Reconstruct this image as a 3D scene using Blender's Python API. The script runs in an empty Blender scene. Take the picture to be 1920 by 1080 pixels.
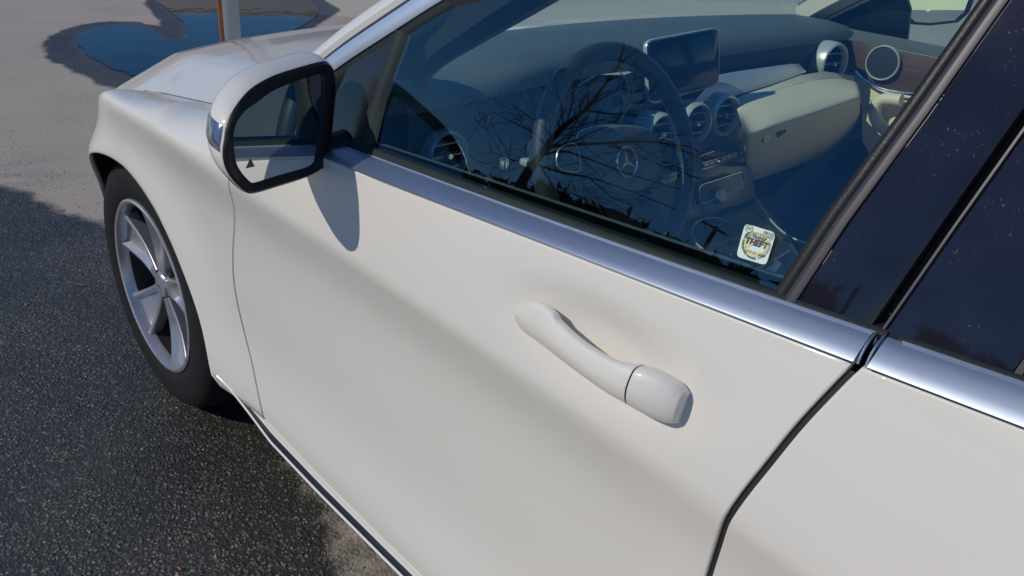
import bpy, bmesh, math, random
import numpy as np
from mathutils import Vector, Matrix, noise as mnoise

# ------------------------------------------------------------ camera, sky, sun
scene = bpy.context.scene
COL = scene.collection
# the place: X = towards the nose of the car, Y = towards the driver's side (left), Z up, metres;
# origin on the ground under the front axle
CAM = np.array([-1.83695481, 1.51214118, 1.32066611])
ROT = np.array([[-0.69208927, -0.71798969, 0.07418381],
                [-0.37805721, 0.2730202, -0.88460879],
                [0.61488632, -0.64027398, -0.46039553]])   # rows: right, down, forward
FOC = 1526.1
cam_data = bpy.data.cameras.new('camera')
cam = bpy.data.objects.new('camera', cam_data)
COL.objects.link(cam)
m = Matrix.Identity(4)
for i in range(3):
    m[i][0] = ROT[0][i]; m[i][1] = -ROT[1][i]; m[i][2] = -ROT[2][i]; m[i][3] = CAM[i]
cam.matrix_world = m
cam_data.sensor_width = 36.0
cam_data.lens = FOC / 1920 * 36.0
cam_data.clip_start = 0.02
cam_data.clip_end = 2000
scene.camera = cam

SUN_AZ = 67.0      # degrees from +X towards +Y
SUN_EL = 36.0
world = bpy.data.worlds.new("World")
scene.world = world
world.use_nodes = True
wn = world.node_tree
wn.nodes.clear()
sky = wn.nodes.new('ShaderNodeTexSky')
sky.sky_type = 'NISHITA'
sky.sun_disc = False
sky.sun_elevation = math.radians(SUN_EL)
sky.sun_rotation = math.radians(90.0 - SUN_AZ)
sky.air_density = 1.0
sky.dust_density = 0.0
sky.ozone_density = 6.0
bg = wn.nodes.new('ShaderNodeBackground')
bg.inputs['Strength'].default_value = 0.105
wo = wn.nodes.new('ShaderNodeOutputWorld')
hs = wn.nodes.new('ShaderNodeHueSaturation'); hs.inputs['Saturation'].default_value = 1.25; hs.inputs['Hue'].default_value = 0.506
wn.links.new(sky.outputs[0], hs.inputs['Color'])
wn.links.new(hs.outputs[0], bg.inputs[0])
wn.links.new(bg.outputs[0], wo.inputs[0])

sd = bpy.data.lights.new('sun', 'SUN')
sd.energy = 3.1
sd.angle = math.radians(0.53)
sd.color = (1.0, 0.935, 0.835)
sun = bpy.data.objects.new('sun', sd)
COL.objects.link(sun)
a, e = math.radians(SUN_AZ), math.radians(SUN_EL)
sdir = Vector((math.cos(e) * math.cos(a), math.cos(e) * math.sin(a), math.sin(e)))
sun.rotation_euler = sdir.to_track_quat('Z', 'Y').to_euler()
sun.location = sdir * 30

scene.view_settings.view_transform = 'Standard'
scene.view_settings.look = 'None'
scene.view_settings.exposure = -0.36
scene.view_settings.gamma = 1.0
scene.view_settings.use_curve_mapping = False
scene.cycles.max_bounces = 12
scene.cycles.transparent_max_bounces = 16

rng = random.Random(7)

# ------------------------------------------------------------ measuring helpers
def ray(u, v):
    q = np.array([(u - 960) / FOC, (v - 540) / FOC, 1.0])
    w = ROT.T @ q
    return w / np.linalg.norm(w)

def onplane(u, v, p0, n):
    p0 = np.array(p0, float); n = np.array(n, float); w = ray(u, v)
    return CAM + w * (((p0 - CAM) @ n) / (w @ n))

def interp(x, xs, ys):
    return float(np.interp(x, xs, ys))

def crom(pts, n):
    """smooth curve through points, n samples per span"""
    P = [np.array(p, float) for p in pts]
    P = [2 * P[0] - P[1]] + P + [2 * P[-1] - P[-2]]
    out = []
    for i in range(1, len(P) - 2):
        for k in range(n):
            t = k / n
            a0, a1, a2, a3 = P[i - 1], P[i], P[i + 1], P[i + 2]
            out.append(0.5 * ((2 * a1) + (-a0 + a2) * t + (2 * a0 - 5 * a1 + 4 * a2 - a3) * t * t
                              + (-a0 + 3 * a1 - 3 * a2 + a3) * t ** 3))
    out.append(P[-2])
    return out

def smoothfn(pts):
    """y(x) through points, cubic (monotone x)"""
    xs = np.array([p[0] for p in pts], float); ys = np.array([p[1] for p in pts], float)
    if xs[0] > xs[-1]:
        xs = xs[::-1]; ys = ys[::-1]
    d = np.gradient(ys, xs)
    def f(x):
        x = min(max(x, xs[0]), xs[-1])
        i = min(int(np.searchsorted(xs, x, side='right')) - 1, len(xs) - 2)
        i = max(i, 0)
        h = xs[i + 1] - xs[i]; t = (x - xs[i]) / h
        return float((1 + 2 * t) * (1 - t) ** 2 * ys[i] + t * (1 - t) ** 2 * h * d[i]
                     + t * t * (3 - 2 * t) * ys[i + 1] + t * t * (t - 1) * h * d[i + 1])
    return f

# ------------------------------------------------------------ materials
MATS = {}
def new_mat(name):
    mt = bpy.data.materials.new(name); mt.use_nodes = True
    MATS[name] = mt
    return mt, mt.node_tree, mt.node_tree.nodes['Principled BSDF']

def simple(name, col, rough=0.5, metal=0.0, coat=0.0, coat_rough=0.03, spec=0.5, bump=None, var=None):
    mt, nt, b = new_mat(name)
    b.inputs['Base Color'].default_value = (*col, 1)
    b.inputs['Roughness'].default_value = rough
    b.inputs['Metallic'].default_value = metal
    b.inputs['Coat Weight'].default_value = coat
    b.inputs['Coat Roughness'].default_value = coat_rough
    b.inputs['Specular IOR Level'].default_value = spec
    tc = nt.nodes.new('ShaderNodeTexCoord')
    if var:
        s, amt = var
        nz = nt.nodes.new('ShaderNodeTexNoise'); nz.inputs['Scale'].default_value = s
        nz.inputs['Detail'].default_value = 6
        nt.links.new(tc.outputs['Object'], nz.inputs['Vector'])
        mx = nt.nodes.new('ShaderNodeMix'); mx.data_type = 'RGBA'
        mx.inputs[6].default_value = (*[c * (1 - amt) for c in col], 1)
        mx.inputs[7].default_value = (*[min(1, c * (1 + amt)) for c in col], 1)
        nt.links.new(nz.outputs['Fac'], mx.inputs[0])
        nt.links.new(mx.outputs[2], b.inputs['Base Color'])
    if bump:
        s, st, dist = bump
        nz = nt.nodes.new('ShaderNodeTexNoise'); nz.inputs['Scale'].default_value = s
        nz.inputs['Detail'].default_value = 4
        nt.links.new(tc.outputs['Object'], nz.inputs['Vector'])
        bp = nt.nodes.new('ShaderNodeBump'); bp.inputs['Strength'].default_value = st
        bp.inputs['Distance'].default_value = dist
        nt.links.new(nz.outputs['Fac'], bp.inputs['Height'])
        nt.links.new(bp.outputs[0], b.inputs['Normal'])
    return mt

def paint_mat():
    mt, nt, b = new_mat('white_paint')
    tc = nt.nodes.new('ShaderNodeTexCoord')
    # faint road film low on the panels and a few specks of dust / chips
    nz = nt.nodes.new('ShaderNodeTexNoise'); nz.inputs['Scale'].default_value = 5; nz.inputs['Detail'].default_value = 5
    nt.links.new(tc.outputs['Object'], nz.inputs['Vector'])
    mx = nt.nodes.new('ShaderNodeMix'); mx.data_type = 'RGBA'
    mx.inputs[6].default_value = (0.757, 0.722, 0.650, 1); mx.inputs[7].default_value = (0.787, 0.752, 0.680, 1)
    nt.links.new(nz.outputs['Fac'], mx.inputs[0])
    vo = nt.nodes.new('ShaderNodeTexVoronoi'); vo.inputs['Scale'].default_value = 22
    nt.links.new(tc.outputs['Object'], vo.inputs['Vector'])
    lt = nt.nodes.new('ShaderNodeMath'); lt.operation = 'LESS_THAN'; lt.inputs[1].default_value = 0.030
    nt.links.new(vo.outputs['Distance'], lt.inputs[0])
    wn2 = nt.nodes.new('ShaderNodeMath'); wn2.operation = 'GREATER_THAN'; wn2.inputs[1].default_value = 0.80
    sp = nt.nodes.new('ShaderNodeSeparateColor'); nt.links.new(vo.outputs['Color'], sp.inputs[0])
    nt.links.new(sp.outputs[0], wn2.inputs[0])
    an = nt.nodes.new('ShaderNodeMath'); an.operation = 'MULTIPLY'
    nt.links.new(lt.outputs[0], an.inputs[0]); nt.links.new(wn2.outputs[0], an.inputs[1])
    m2 = nt.nodes.new('ShaderNodeMix'); m2.data_type = 'RGBA'
    nt.links.new(an.outputs[0], m2.inputs[0]); nt.links.new(mx.outputs[2], m2.inputs[6])
    m2.inputs[7].default_value = (0.33, 0.30, 0.26, 1)
    nt.links.new(m2.outputs[2], b.inputs['Base Color'])
    b.inputs['Roughness'].default_value = 0.45
    b.inputs['Specular IOR Level'].default_value = 0.3
    b.inputs['Coat Weight'].default_value = 1.0
    b.inputs['Coat Roughness'].default_value = 0.045
    # orange peel of the clear coat
    n2 = nt.nodes.new('ShaderNodeTexNoise'); n2.inputs['Scale'].default_value = 260
    nt.links.new(tc.outputs['Object'], n2.inputs['Vector'])
    bp = nt.nodes.new('ShaderNodeBump'); bp.inputs['Strength'].default_value = 0.03; bp.inputs['Distance'].default_value = 0.001
    nt.links.new(n2.outputs['Fac'], bp.inputs['Height'])
    nt.links.new(bp.outputs[0], b.inputs['Coat Normal'])
    return mt

def glass_mat(name, tint, f0=0.09, boost=1.0):
    """thin pane: clear tinted transmission mixed with a mirror reflection that rises at grazing angles"""
    mt = bpy.data.materials.new(name); mt.use_nodes = True; nt = mt.node_tree; nt.nodes.clear()
    out = nt.nodes.new('ShaderNodeOutputMaterial')
    tr = nt.nodes.new('ShaderNodeBsdfTransparent'); tr.inputs[0].default_value = (*tint, 1)
    gl = nt.nodes.new('ShaderNodeBsdfGlossy'); gl.inputs['Roughness'].default_value = 0.0
    gl.inputs['Color'].default_value = (boost, boost, boost, 1)
    lw = nt.nodes.new('ShaderNodeLayerWeight'); lw.inputs[0].default_value = 0.5
    pw = nt.nodes.new('ShaderNodeMath'); pw.operation = 'POWER'; pw.inputs[1].default_value = 4.0
    nt.links.new(lw.outputs['Facing'], pw.inputs[0])
    ma = nt.nodes.new('ShaderNodeMath'); ma.operation = 'MULTIPLY_ADD'; ma.inputs[1].default_value = 0.88
    ma.inputs[2].default_value = f0
    nt.links.new(pw.outputs[0], ma.inputs[0])
    mx = nt.nodes.new('ShaderNodeMixShader')
    nt.links.new(ma.outputs[0], mx.inputs[0]); nt.links.new(tr.outputs[0], mx.inputs[1]); nt.links.new(gl.outputs[0], mx.inputs[2])
    nt.links.new(mx.outputs[0], out.inputs[0])
    MATS[name] = mt
    return mt

def black_gloss_mat():
    """piano black plastic with fine scratches and water spots"""
    mt, nt, b = new_mat('black_gloss')
    tc = nt.nodes.new('ShaderNodeTexCoord')
    b.inputs['Base Color'].default_value = (0.006, 0.006, 0.008, 1)
    b.inputs['Roughness'].default_value = 0.03
    mp = nt.nodes.new('ShaderNodeMapping'); mp.inputs['Rotation'].default_value = (0.0, 0.5, 0.0)
    mp.inputs['Scale'].default_value = (620, 620, 60)
    nt.links.new(tc.outputs['Object'], mp.inputs[0])
    nz = nt.nodes.new('ShaderNodeTexNoise'); nz.inputs['Scale'].default_value = 1.0; nz.inputs['Detail'].default_value = 1
    nt.links.new(mp.outputs[0], nz.inputs['Vector'])
    n2 = nt.nodes.new('ShaderNodeTexNoise'); n2.inputs['Scale'].default_value = 16; n2.inputs['Detail'].default_value = 4
    nt.links.new(tc.outputs['Object'], n2.inputs['Vector'])
    mr = nt.nodes.new('ShaderNodeMapRange'); mr.inputs[1].default_value = 0.68; mr.inputs[2].default_value = 0.78
    nt.links.new(nz.outputs['Fac'], mr.inputs[0])
    m2 = nt.nodes.new('ShaderNodeMapRange'); m2.inputs[1].default_value = 0.5; m2.inputs[2].default_value = 0.72
    nt.links.new(n2.outputs['Fac'], m2.inputs[0])
    mu = nt.nodes.new('ShaderNodeMath'); mu.operation = 'MULTIPLY'
    nt.links.new(mr.outputs[0], mu.inputs[0]); nt.links.new(m2.outputs[0], mu.inputs[1])
    mx = nt.nodes.new('ShaderNodeMix'); mx.data_type = 'RGBA'
    mx.inputs[7].default_value = (0.25, 0.25, 0.28, 1)
    hz = nt.nodes.new('ShaderNodeMix'); hz.data_type = 'RGBA'; hz.inputs[6].default_value = (0.006, 0.006, 0.012, 1); hz.inputs[7].default_value = (0.026, 0.025, 0.038, 1)
    nt.links.new(n2.outputs['Fac'], hz.inputs[0]); nt.links.new(hz.outputs[2], mx.inputs[6])
    nt.links.new(mu.outputs[0], mx.inputs[0])
    nt.links.new(mx.outputs[2], b.inputs['Base Color'])
    return mt

def asphalt_mat():
    mt, nt, b = new_mat('asphalt')
    N = nt.nodes.new; L = nt.links.new
    tc = N('ShaderNodeTexCoord'); P = tc.outputs['Object']
    at = N('ShaderNodeAttribute'); at.attribute_name = 'wet'
    ac = N('ShaderNodeAttribute'); ac.attribute_name = 'concrete'
    nz = N('ShaderNodeTexNoise'); nz.inputs['Scale'].default_value = 14; nz.inputs['Detail'].default_value = 9; nz.inputs['Roughness'].default_value = 0.7
    L(P, nz.inputs['Vector'])
    # stones
    vo = N('ShaderNodeTexVoronoi'); vo.inputs['Scale'].default_value = 125; L(P, vo.inputs['Vector'])
    v2 = N('ShaderNodeTexVoronoi'); v2.inputs['Scale'].default_value = 300; L(P, v2.inputs['Vector'])
    sep = N('ShaderNodeSeparateColor'); L(vo.outputs['Color'], sep.inputs[0])
    cr = N('ShaderNodeValToRGB'); L(sep.outputs[0], cr.inputs[0])
    el = cr.color_ramp.elements
    el[0].position = 0.0; el[0].color = (0.11, 0.104, 0.098, 1)
    el[1].position = 1.0; el[1].color = (0.75, 0.66, 0.52, 1)
    for p, c in ((0.40, (0.18, 0.17, 0.155, 1)), (0.72, (0.28, 0.26, 0.23, 1)), (0.92, (0.45, 0.42, 0.37, 1))):
        q = el.new(p); q.color = c
    # binder between the stones
    e1 = N('ShaderNodeMapRange'); e1.inputs[1].default_value = 0.28; e1.inputs[2].default_value = 0.60
    L(vo.outputs['Distance'], e1.inputs[0])
    binder = N('ShaderNodeMix'); binder.data_type = 'RGBA'
    L(e1.outputs[0], binder.inputs[0]); L(cr.outputs[0], binder.inputs[6]); binder.inputs[7].default_value = (0.12, 0.112, 0.104, 1)
    # worn fines dusted over the dry surface
    big = N('ShaderNodeTexNoise'); big.inputs['Scale'].default_value = 1.1; big.inputs['Detail'].default_value = 8; big.inputs['Roughness'].default_value = 0.62
    L(P, big.inputs['Vector'])
    film = N('ShaderNodeMix'); film.data_type = 'RGBA'
    fr = N('ShaderNodeMapRange'); fr.inputs[1].default_value = 0.3; fr.inputs[2].default_value = 0.7; fr.inputs[3].default_value = 0.55; fr.inputs[4].default_value = 0.85
    L(big.outputs['Fac'], fr.inputs[0])
    L(fr.outputs[0], film.inputs[0]); L(binder.outputs[2], film.inputs[6]); film.inputs[7].default_value = (0.57, 0.485, 0.385, 1)
    # wetness with a grainy edge
    ad = N('ShaderNodeMath'); ad.operation = 'MULTIPLY_ADD'; ad.inputs[1].default_value = 0.9; L(nz.outputs['Fac'], ad.inputs[0]); L(at.outputs['Fac'], ad.inputs[2])
    wt = N('ShaderNodeMapRange'); wt.inputs[1].default_value = 0.78; wt.inputs[2].default_value = 1.12; L(ad.outputs[0], wt.inputs[0])
    wet = wt.outputs[0]
    dk = N('ShaderNodeMix'); dk.data_type = 'RGBA'; dk.blend_type = 'MULTIPLY'; dk.inputs[0].default_value = 1
    L(binder.outputs[2], dk.inputs[6]); dk.inputs[7].default_value = (0.37, 0.37, 0.34, 1)
    pt_ = N('ShaderNodeMapRange'); pt_.inputs[1].default_value = 0.35; pt_.inputs[2].default_value = 0.68; pt_.inputs[3].default_value = 0.62; pt_.inputs[4].default_value = 1.5
    L(big.outputs['Fac'], pt_.inputs[0])
    cm1 = N('ShaderNodeCombineColor'); [L(pt_.outputs[0], cm1.inputs[k]) for k in range(3)]
    dk2 = N('ShaderNodeMix'); dk2.data_type = 'RGBA'; dk2.blend_type = 'MULTIPLY'; dk2.inputs[0].default_value = 1; L(dk.outputs[2], dk2.inputs[6]); L(cm1.outputs[0], dk2.inputs[7])
    cm = N('ShaderNodeMix'); cm.data_type = 'RGBA'; L(wet, cm.inputs[0]); L(film.outputs[2], cm.inputs[6]); L(dk2.outputs[2], cm.inputs[7])
    # concrete apron
    cn = N('ShaderNodeTexNoise'); cn.inputs['Scale'].default_value = 6; cn.inputs['Detail'].default_value = 10; L(P, cn.inputs['Vector'])
    cc = N('ShaderNodeMix'); cc.data_type = 'RGBA'; cc.inputs[6].default_value = (0.50, 0.44, 0.34, 1); cc.inputs[7].default_value = (0.61, 0.54, 0.42, 1)
    L(cn.outputs['Fac'], cc.inputs[0])
    wc = N('ShaderNodeMix'); wc.data_type = 'RGBA'; L(wet, wc.inputs[0]); L(cc.outputs[2], wc.inputs[6]); wc.inputs[7].default_value = (0.10, 0.08, 0.06, 1)
    fin = N('ShaderNodeMix'); fin.data_type = 'RGBA'; L(ac.outputs['Fac'], fin.inputs[0]); L(cm.outputs[2], fin.inputs[6]); L(wc.outputs[2], fin.inputs[7])
    L(fin.outputs[2], b.inputs['Base Color'])
    ro = N('ShaderNodeMapRange'); ro.inputs[3].default_value = 0.9; ro.inputs[4].default_value = 0.34; L(wet, ro.inputs[0])
    sh = N('ShaderNodeAttribute'); sh.attribute_name = 'film'
    rm = N('ShaderNodeMix'); L(sh.outputs['Fac'], rm.inputs[0]); L(ro.outputs[0], rm.inputs[2]); rm.inputs[3].default_value = 0.06
    L(rm.outputs[0], b.inputs['Roughness'])
    hr_ = N('ShaderNodeMapRange'); hr_.inputs[1].default_value = 0.0; hr_.inputs[2].default_value = 0.75; hr_.inputs[3].default_value = 1.0; hr_.inputs[4].default_value = 0.0; L(vo.outputs['Distance'], hr_.inputs[0])
    hs_ = N('ShaderNodeMath'); hs_.operation = 'MULTIPLY_ADD'; L(sep.outputs[1], hs_.inputs[0]); hs_.inputs[1].default_value = 0.9; hs_.inputs[2].default_value = 0.1
    h = N('ShaderNodeMath'); h.operation = 'MULTIPLY_ADD'; L(hs_.outputs[0], h.inputs[1]); L(hr_.outputs[0], h.inputs[0])
    h2 = N('ShaderNodeMath'); h2.operation = 'MULTIPLY'; h2.inputs[1].default_value = -0.35; L(v2.outputs['Distance'], h2.inputs[0]); L(h2.outputs[0], h.inputs[2])
    bs = N('ShaderNodeMapRange'); bs.inputs[3].default_value = 0.35; bs.inputs[4].default_value = 1.0; L(wet, bs.inputs[0])
    cs = N('ShaderNodeMath'); cs.operation = 'SUBTRACT'; cs.inputs[0].default_value = 1.0; L(ac.outputs['Fac'], cs.inputs[1])
    bm0 = N('ShaderNodeMath'); bm0.operation = 'MULTIPLY'; L(bs.outputs[0], bm0.inputs[0]); L(cs.outputs[0], bm0.inputs[1])
    iv = N('ShaderNodeMath'); iv.operation = 'SUBTRACT'; iv.inputs[0].default_value = 1.0; L(sh.outputs['Fac'], iv.inputs[1])
    bm_ = N('ShaderNodeMath'); bm_.operation = 'MULTIPLY'; L(bm0.outputs[0], bm_.inputs[0]); L(iv.outputs[0], bm_.inputs[1])
    bp = N('ShaderNodeBump'); bp.inputs['Distance'].default_value = 0.004
    L(bm_.outputs[0], bp.inputs['Strength']); L(h.outputs[0], bp.inputs['Height']); L(bp.outputs[0], b.inputs['Normal'])
    return mt

def water_mat():
    mt, nt, b = new_mat('water')
    b.inputs['Base Color'].default_value = (0.012, 0.013, 0.014, 1)
    b.inputs['Roughness'].default_value = 0.015
    b.inputs['IOR'].default_value = 1.33
    tc = nt.nodes.new('ShaderNodeTexCoord')
    n2 = nt.nodes.new('ShaderNodeTexNoise'); n2.inputs['Scale'].default_value = 3.0
    nt.links.new(tc.outputs['Object'], n2.inputs['Vector'])
    bp = nt.nodes.new('ShaderNodeBump'); bp.inputs['Strength'].default_value = 0.08; bp.inputs['Distance'].default_value = 0.01
    nt.links.new(n2.outputs['Fac'], bp.inputs['Height']); nt.links.new(bp.outputs[0], b.inputs['Normal'])
    return mt

def wood_mat():
    mt, nt, b = new_mat('dark_wood')
    tc = nt.nodes.new('ShaderNodeTexCoord')
    mp = nt.nodes.new('ShaderNodeMapping'); mp.inputs['Scale'].default_value = (6, 6, 90)
    nt.links.new(tc.outputs['Object'], mp.inputs[0])
    nz = nt.nodes.new('ShaderNodeTexNoise'); nz.inputs['Scale'].default_value = 2; nz.inputs['Detail'].default_value = 6
    nt.links.new(mp.outputs[0], nz.inputs['Vector'])
    mx = nt.nodes.new('ShaderNodeMix'); mx.data_type = 'RGBA'
    mx.inputs[6].default_value = (0.05, 0.028, 0.016, 1); mx.inputs[7].default_value = (0.16, 0.09, 0.05, 1)
    nt.links.new(nz.outputs['Fac'], mx.inputs[0]); nt.links.new(mx.outputs[2], b.inputs['Base Color'])
    b.inputs['Roughness'].default_value = 0.35
    return mt

paint_mat(); black_gloss_mat(); asphalt_mat(); water_mat(); wood_mat()
glass_mat('side_glass', (0.84, 0.99, 0.93), 0.088)
glass_mat('rear_glass', (0.10, 0.12, 0.13), 0.10)
glass_mat('windshield', (0.91, 0.99, 0.95), 0.05)
simple('satin_trim', (0.52, 0.59, 0.68), 0.47, 1.0, var=(60, 0.06), bump=(900, 0.05, 0.0005))
simple('chrome', (0.85, 0.86, 0.88), 0.06, 1.0)
simple('rubber', (0.018, 0.027, 0.027), 0.55, bump=(300, 0.3, 0.001), spec=0.25)
simple('black_plastic', (0.012, 0.0125, 0.014), 0.42, spec=0.35, bump=(500, 0.25, 0.001))
simple('gloss_trim', (0.02, 0.021, 0.024), 0.16)
simple('frame_trim', (0.045, 0.038, 0.046), 0.42, var=(80, 0.1))
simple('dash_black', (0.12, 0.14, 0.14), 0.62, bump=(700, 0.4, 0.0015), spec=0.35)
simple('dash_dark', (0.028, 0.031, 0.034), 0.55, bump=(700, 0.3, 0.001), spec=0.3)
simple('beige_leather', (0.78, 0.69, 0.52), 0.55, bump=(350, 0.35, 0.001))
simple('cream_trim', (0.62, 0.57, 0.47), 0.75, bump=(400, 0.2, 0.001))
simple('dash_silver', (0.66, 0.66, 0.63), 0.30, 0.4, var=(40, 0.08))
simple('console_brown', (0.115, 0.10, 0.092), 0.22, var=(6, 0.15))
simple('mirror_silver', (0.74, 0.76, 0.75), 0.0, 1.0)
simple('tyre_rubber', (0.012, 0.012, 0.013), 0.7, spec=0.3, bump=(160, 0.35, 0.002), var=(30, 0.3))
simple('alloy', (0.56, 0.55, 0.58), 0.28, 0.7, coat=0.6, var=(14, 0.22))
simple('dark_metal', (0.045, 0.045, 0.05), 0.5, 0.5)
simple('brake_steel', (0.35, 0.34, 0.33), 0.3, 1.0)
simple('wheel_leather', (0.032, 0.036, 0.040), 0.5, bump=(500, 0.3, 0.001), spec=0.4)
simple('carpet', (0.03, 0.032, 0.038), 0.95, bump=(900, 0.8, 0.003))
simple('screen_glass', (0.005, 0.006, 0.009), 0.12, spec=0.2)
simple('lamp_chrome', (0.30, 0.31, 0.33), 0.12, 0.7, coat=1)
simple('sticker_paper', (0.66, 0.80, 0.70), 0.45, var=(200, 0.05))
simple('sticker_yellow', (0.80, 0.66, 0.12), 0.5)
simple('sticker_ink', (0.03, 0.05, 0.05), 0.5)
simple('post_white', (0.62, 0.585, 0.53), 0.6, var=(12, 0.08), bump=(90, 0.2, 0.002))
simple('post_orange', (0.62, 0.16, 0.05), 0.5, var=(14, 0.15))
simple('wall_white', (0.70, 0.66, 0.60), 0.8, var=(3, 0.06), bump=(60, 0.3, 0.004))
simple('door_dark', (0.09, 0.09, 0.09), 0.6)
simple('bark', (0.045, 0.038, 0.032), 0.9, bump=(40, 0.6, 0.01), var=(8, 0.3))
simple('needles', (0.030, 0.045, 0.022), 0.8, var=(2.0, 0.5))
simple('pole_wood', (0.10, 0.08, 0.06), 0.9, bump=(30, 0.4, 0.01))
simple('indicator_grey', (0.10, 0.10, 0.10), 0.6)
simple('gravel', (0.26, 0.23, 0.19), 0.8, var=(4, 0.5))
simple('leaf_brown', (0.30, 0.12, 0.05), 0.7, var=(60, 0.3))
simple('gap_dark', (0.02, 0.019, 0.017), 0.7)
M = MATS

# ------------------------------------------------------------ mesh helpers
def mesh_obj(name, verts, faces, mat=None, parent=None, smooth=True, sharp=None):
    me = bpy.data.meshes.new(name)
    me.from_pydata([tuple(float(c) for c in v) for v in verts], [], faces)
    me.validate(); me.update()
    if smooth:
        me.polygons.foreach_set('use_smooth', [True] * len(me.polygons))
        if sharp is not None:
            try: me.set_sharp_from_angle(angle=math.radians(sharp))
            except Exception: pass
    o = bpy.data.objects.new(name, me)
    COL.objects.link(o)
    if mat: me.materials.append(M[mat])
    if parent: o.parent = parent
    return o

def tag(o, label, cat, group=None):
    o['label'] = label; o['category'] = cat
    if group: o['group'] = group
    return o

def empty(name, loc=(0, 0, 0)):
    o = bpy.data.objects.new(name, None); COL.objects.link(o); o.location = loc
    o.empty_display_size = 0.2
    return o

def fix_normals(o):
    bm = bmesh.new(); bm.from_mesh(o.data)
    bmesh.ops.recalc_face_normals(bm, faces=bm.faces)
    bm.to_mesh(o.data); bm.free()
    return o

def loft(name, curves, mat, parent=None, closed=False, caps=False, sharp=40, smooth=True):
    """curves: list of equally long point lists; closed joins each curve's ends"""
    n = len(curves[0]); V = [p for c in curves for p in c]; F = []
    for i in range(len(curves) - 1):
        for j in range(n if closed else n - 1):
            j2 = (j + 1) % n
            F.append((i * n + j, i * n + j2, (i + 1) * n + j2, (i + 1) * n + j))
    if caps:
        F.append(tuple(range(n - 1, -1, -1))); k = (len(curves) - 1) * n
        F.append(tuple(range(k, k + n)))
    o = mesh_obj(name, V, F, mat, parent, smooth, sharp)
    return fix_normals(o)

def tube(name, pts, r, mat, parent=None, n=10, closed=False, flat=1.0, caps=True, up=(0, 0, 1)):
    P = [np.array(p, float) for p in pts]
    rs = r if hasattr(r, '__len__') else [r] * len(P)
    rings = []
    prev = None
    for i, p in enumerate(P):
        if closed: t = P[(i + 1) % len(P)] - P[i - 1]
        else: t = P[min(i + 1, len(P) - 1)] - P[max(i - 1, 0)]
        t = t / (np.linalg.norm(t) + 1e-12)
        ref = np.array(up, float) if prev is None else prev
        s = ref - t * (ref @ t)
        if np.linalg.norm(s) < 1e-3: s = np.array([1.0, 0.2, 0]) - t * t[0]
        s /= np.linalg.norm(s); prev = s
        b2 = np.cross(t, s)
        rings.append([p + rs[i] * (math.cos(2 * math.pi * k / n) * s * flat + math.sin(2 * math.pi * k / n) * b2) for k in range(n)])
    if closed: rings.append(rings[0])
    return loft(name, rings, mat, parent, closed=True, caps=caps and not closed)

def prism(name, poly, depth, mat, parent=None, bevel=0.0, seg=2, smooth=True):
    """3D polygon (list of points, roughly planar) thickened along its normal (depth signed), edges bevelled"""
    P = [np.array(p, float) for p in poly]
    nrm = np.zeros(3)
    for i in range(len(P)):
        nrm += np.cross(P[i], P[(i + 1) % len(P)])
    nrm /= np.linalg.norm(nrm)
    if (CAM - sum(P) / len(P)) @ nrm < 0: nrm = -nrm      # the given outline is the face that is seen
    bm = bmesh.new()
    a = [bm.verts.new(tuple(p)) for p in P]
    b = [bm.verts.new(tuple(p - nrm * depth)) for p in P]
    n = len(P)
    bm.faces.new(a); bm.faces.new(b[::-1])
    for i in range(n):
        bm.faces.new((a[i], b[i], b[(i + 1) % n], a[(i + 1) % n]))
    bmesh.ops.recalc_face_normals(bm, faces=bm.faces)
    if bevel > 0:
        ed = [e for e in bm.edges if e.calc_face_angle(0) > 0.6]
        bmesh.ops.bevel(bm, geom=ed, offset=bevel, segments=seg, profile=0.5, affect='EDGES', clamp_overlap=True)
    me = bpy.data.meshes.new(name); bm.to_mesh(me); bm.free()
    if smooth:
        me.polygons.foreach_set('use_smooth', [True] * len(me.polygons))
        try: me.set_sharp_from_angle(angle=math.radians(35))
        except Exception: pass
    o = bpy.data.objects.new(name, me); COL.objects.link(o); me.materials.append(M[mat])
    if parent: o.parent = parent
    return o

def box(name, c, size, mat, parent=None, rot=None, bevel=0.004):
    bm = bmesh.new(); bmesh.ops.create_cube(bm, size=1)
    for v in bm.verts: v.co = Vector((v.co.x * size[0], v.co.y * size[1], v.co.z * size[2]))
    if bevel: bmesh.ops.bevel(bm, geom=list(bm.edges), offset=bevel, segments=2, profile=0.5, affect='EDGES', clamp_overlap=True)
    mt = Matrix.Translation(Vector(c))
    if rot is not None: mt = mt @ rot.to_4x4()
    bm.transform(mt)
    me = bpy.data.meshes.new(name); bm.to_mesh(me); bm.free()
    me.polygons.foreach_set('use_smooth', [True] * len(me.polygons))
    try: me.set_sharp_from_angle(angle=math.radians(35))
    except Exception: pass
    o = bpy.data.objects.new(name, me); COL.objects.link(o); me.materials.append(M[mat])
    if parent: o.parent = parent
    return o

def frame(axis, up=(0, 0, 1)):
    """orthonormal frame: returns (s, t, axis) with t as near 'up' as possible"""
    a = np.array(axis, float); a /= np.linalg.norm(a)
    t = np.array(up, float); t = t - a * (t @ a); t /= np.linalg.norm(t)
    s = np.cross(t, a)
    return s, t, a

def lathe(name, c, axis, prof, mat, parent=None, n=40, closed=False):
    """prof: (radius, offset along axis) pairs"""
    s, t, a = frame(axis, (0, 0, 1) if abs(np.array(axis, float)[2]) < 0.9 else (1, 0, 0))
    c = np.array(c, float)
    rings = [[c + a * h + r * (math.cos(2 * math.pi * k / n) * s + math.sin(2 * math.pi * k / n) * t) for k in range(n)] for r, h in prof]
    if closed: rings.append(rings[0])
    return loft(name, rings, mat, parent, closed=True, sharp=35)

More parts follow.
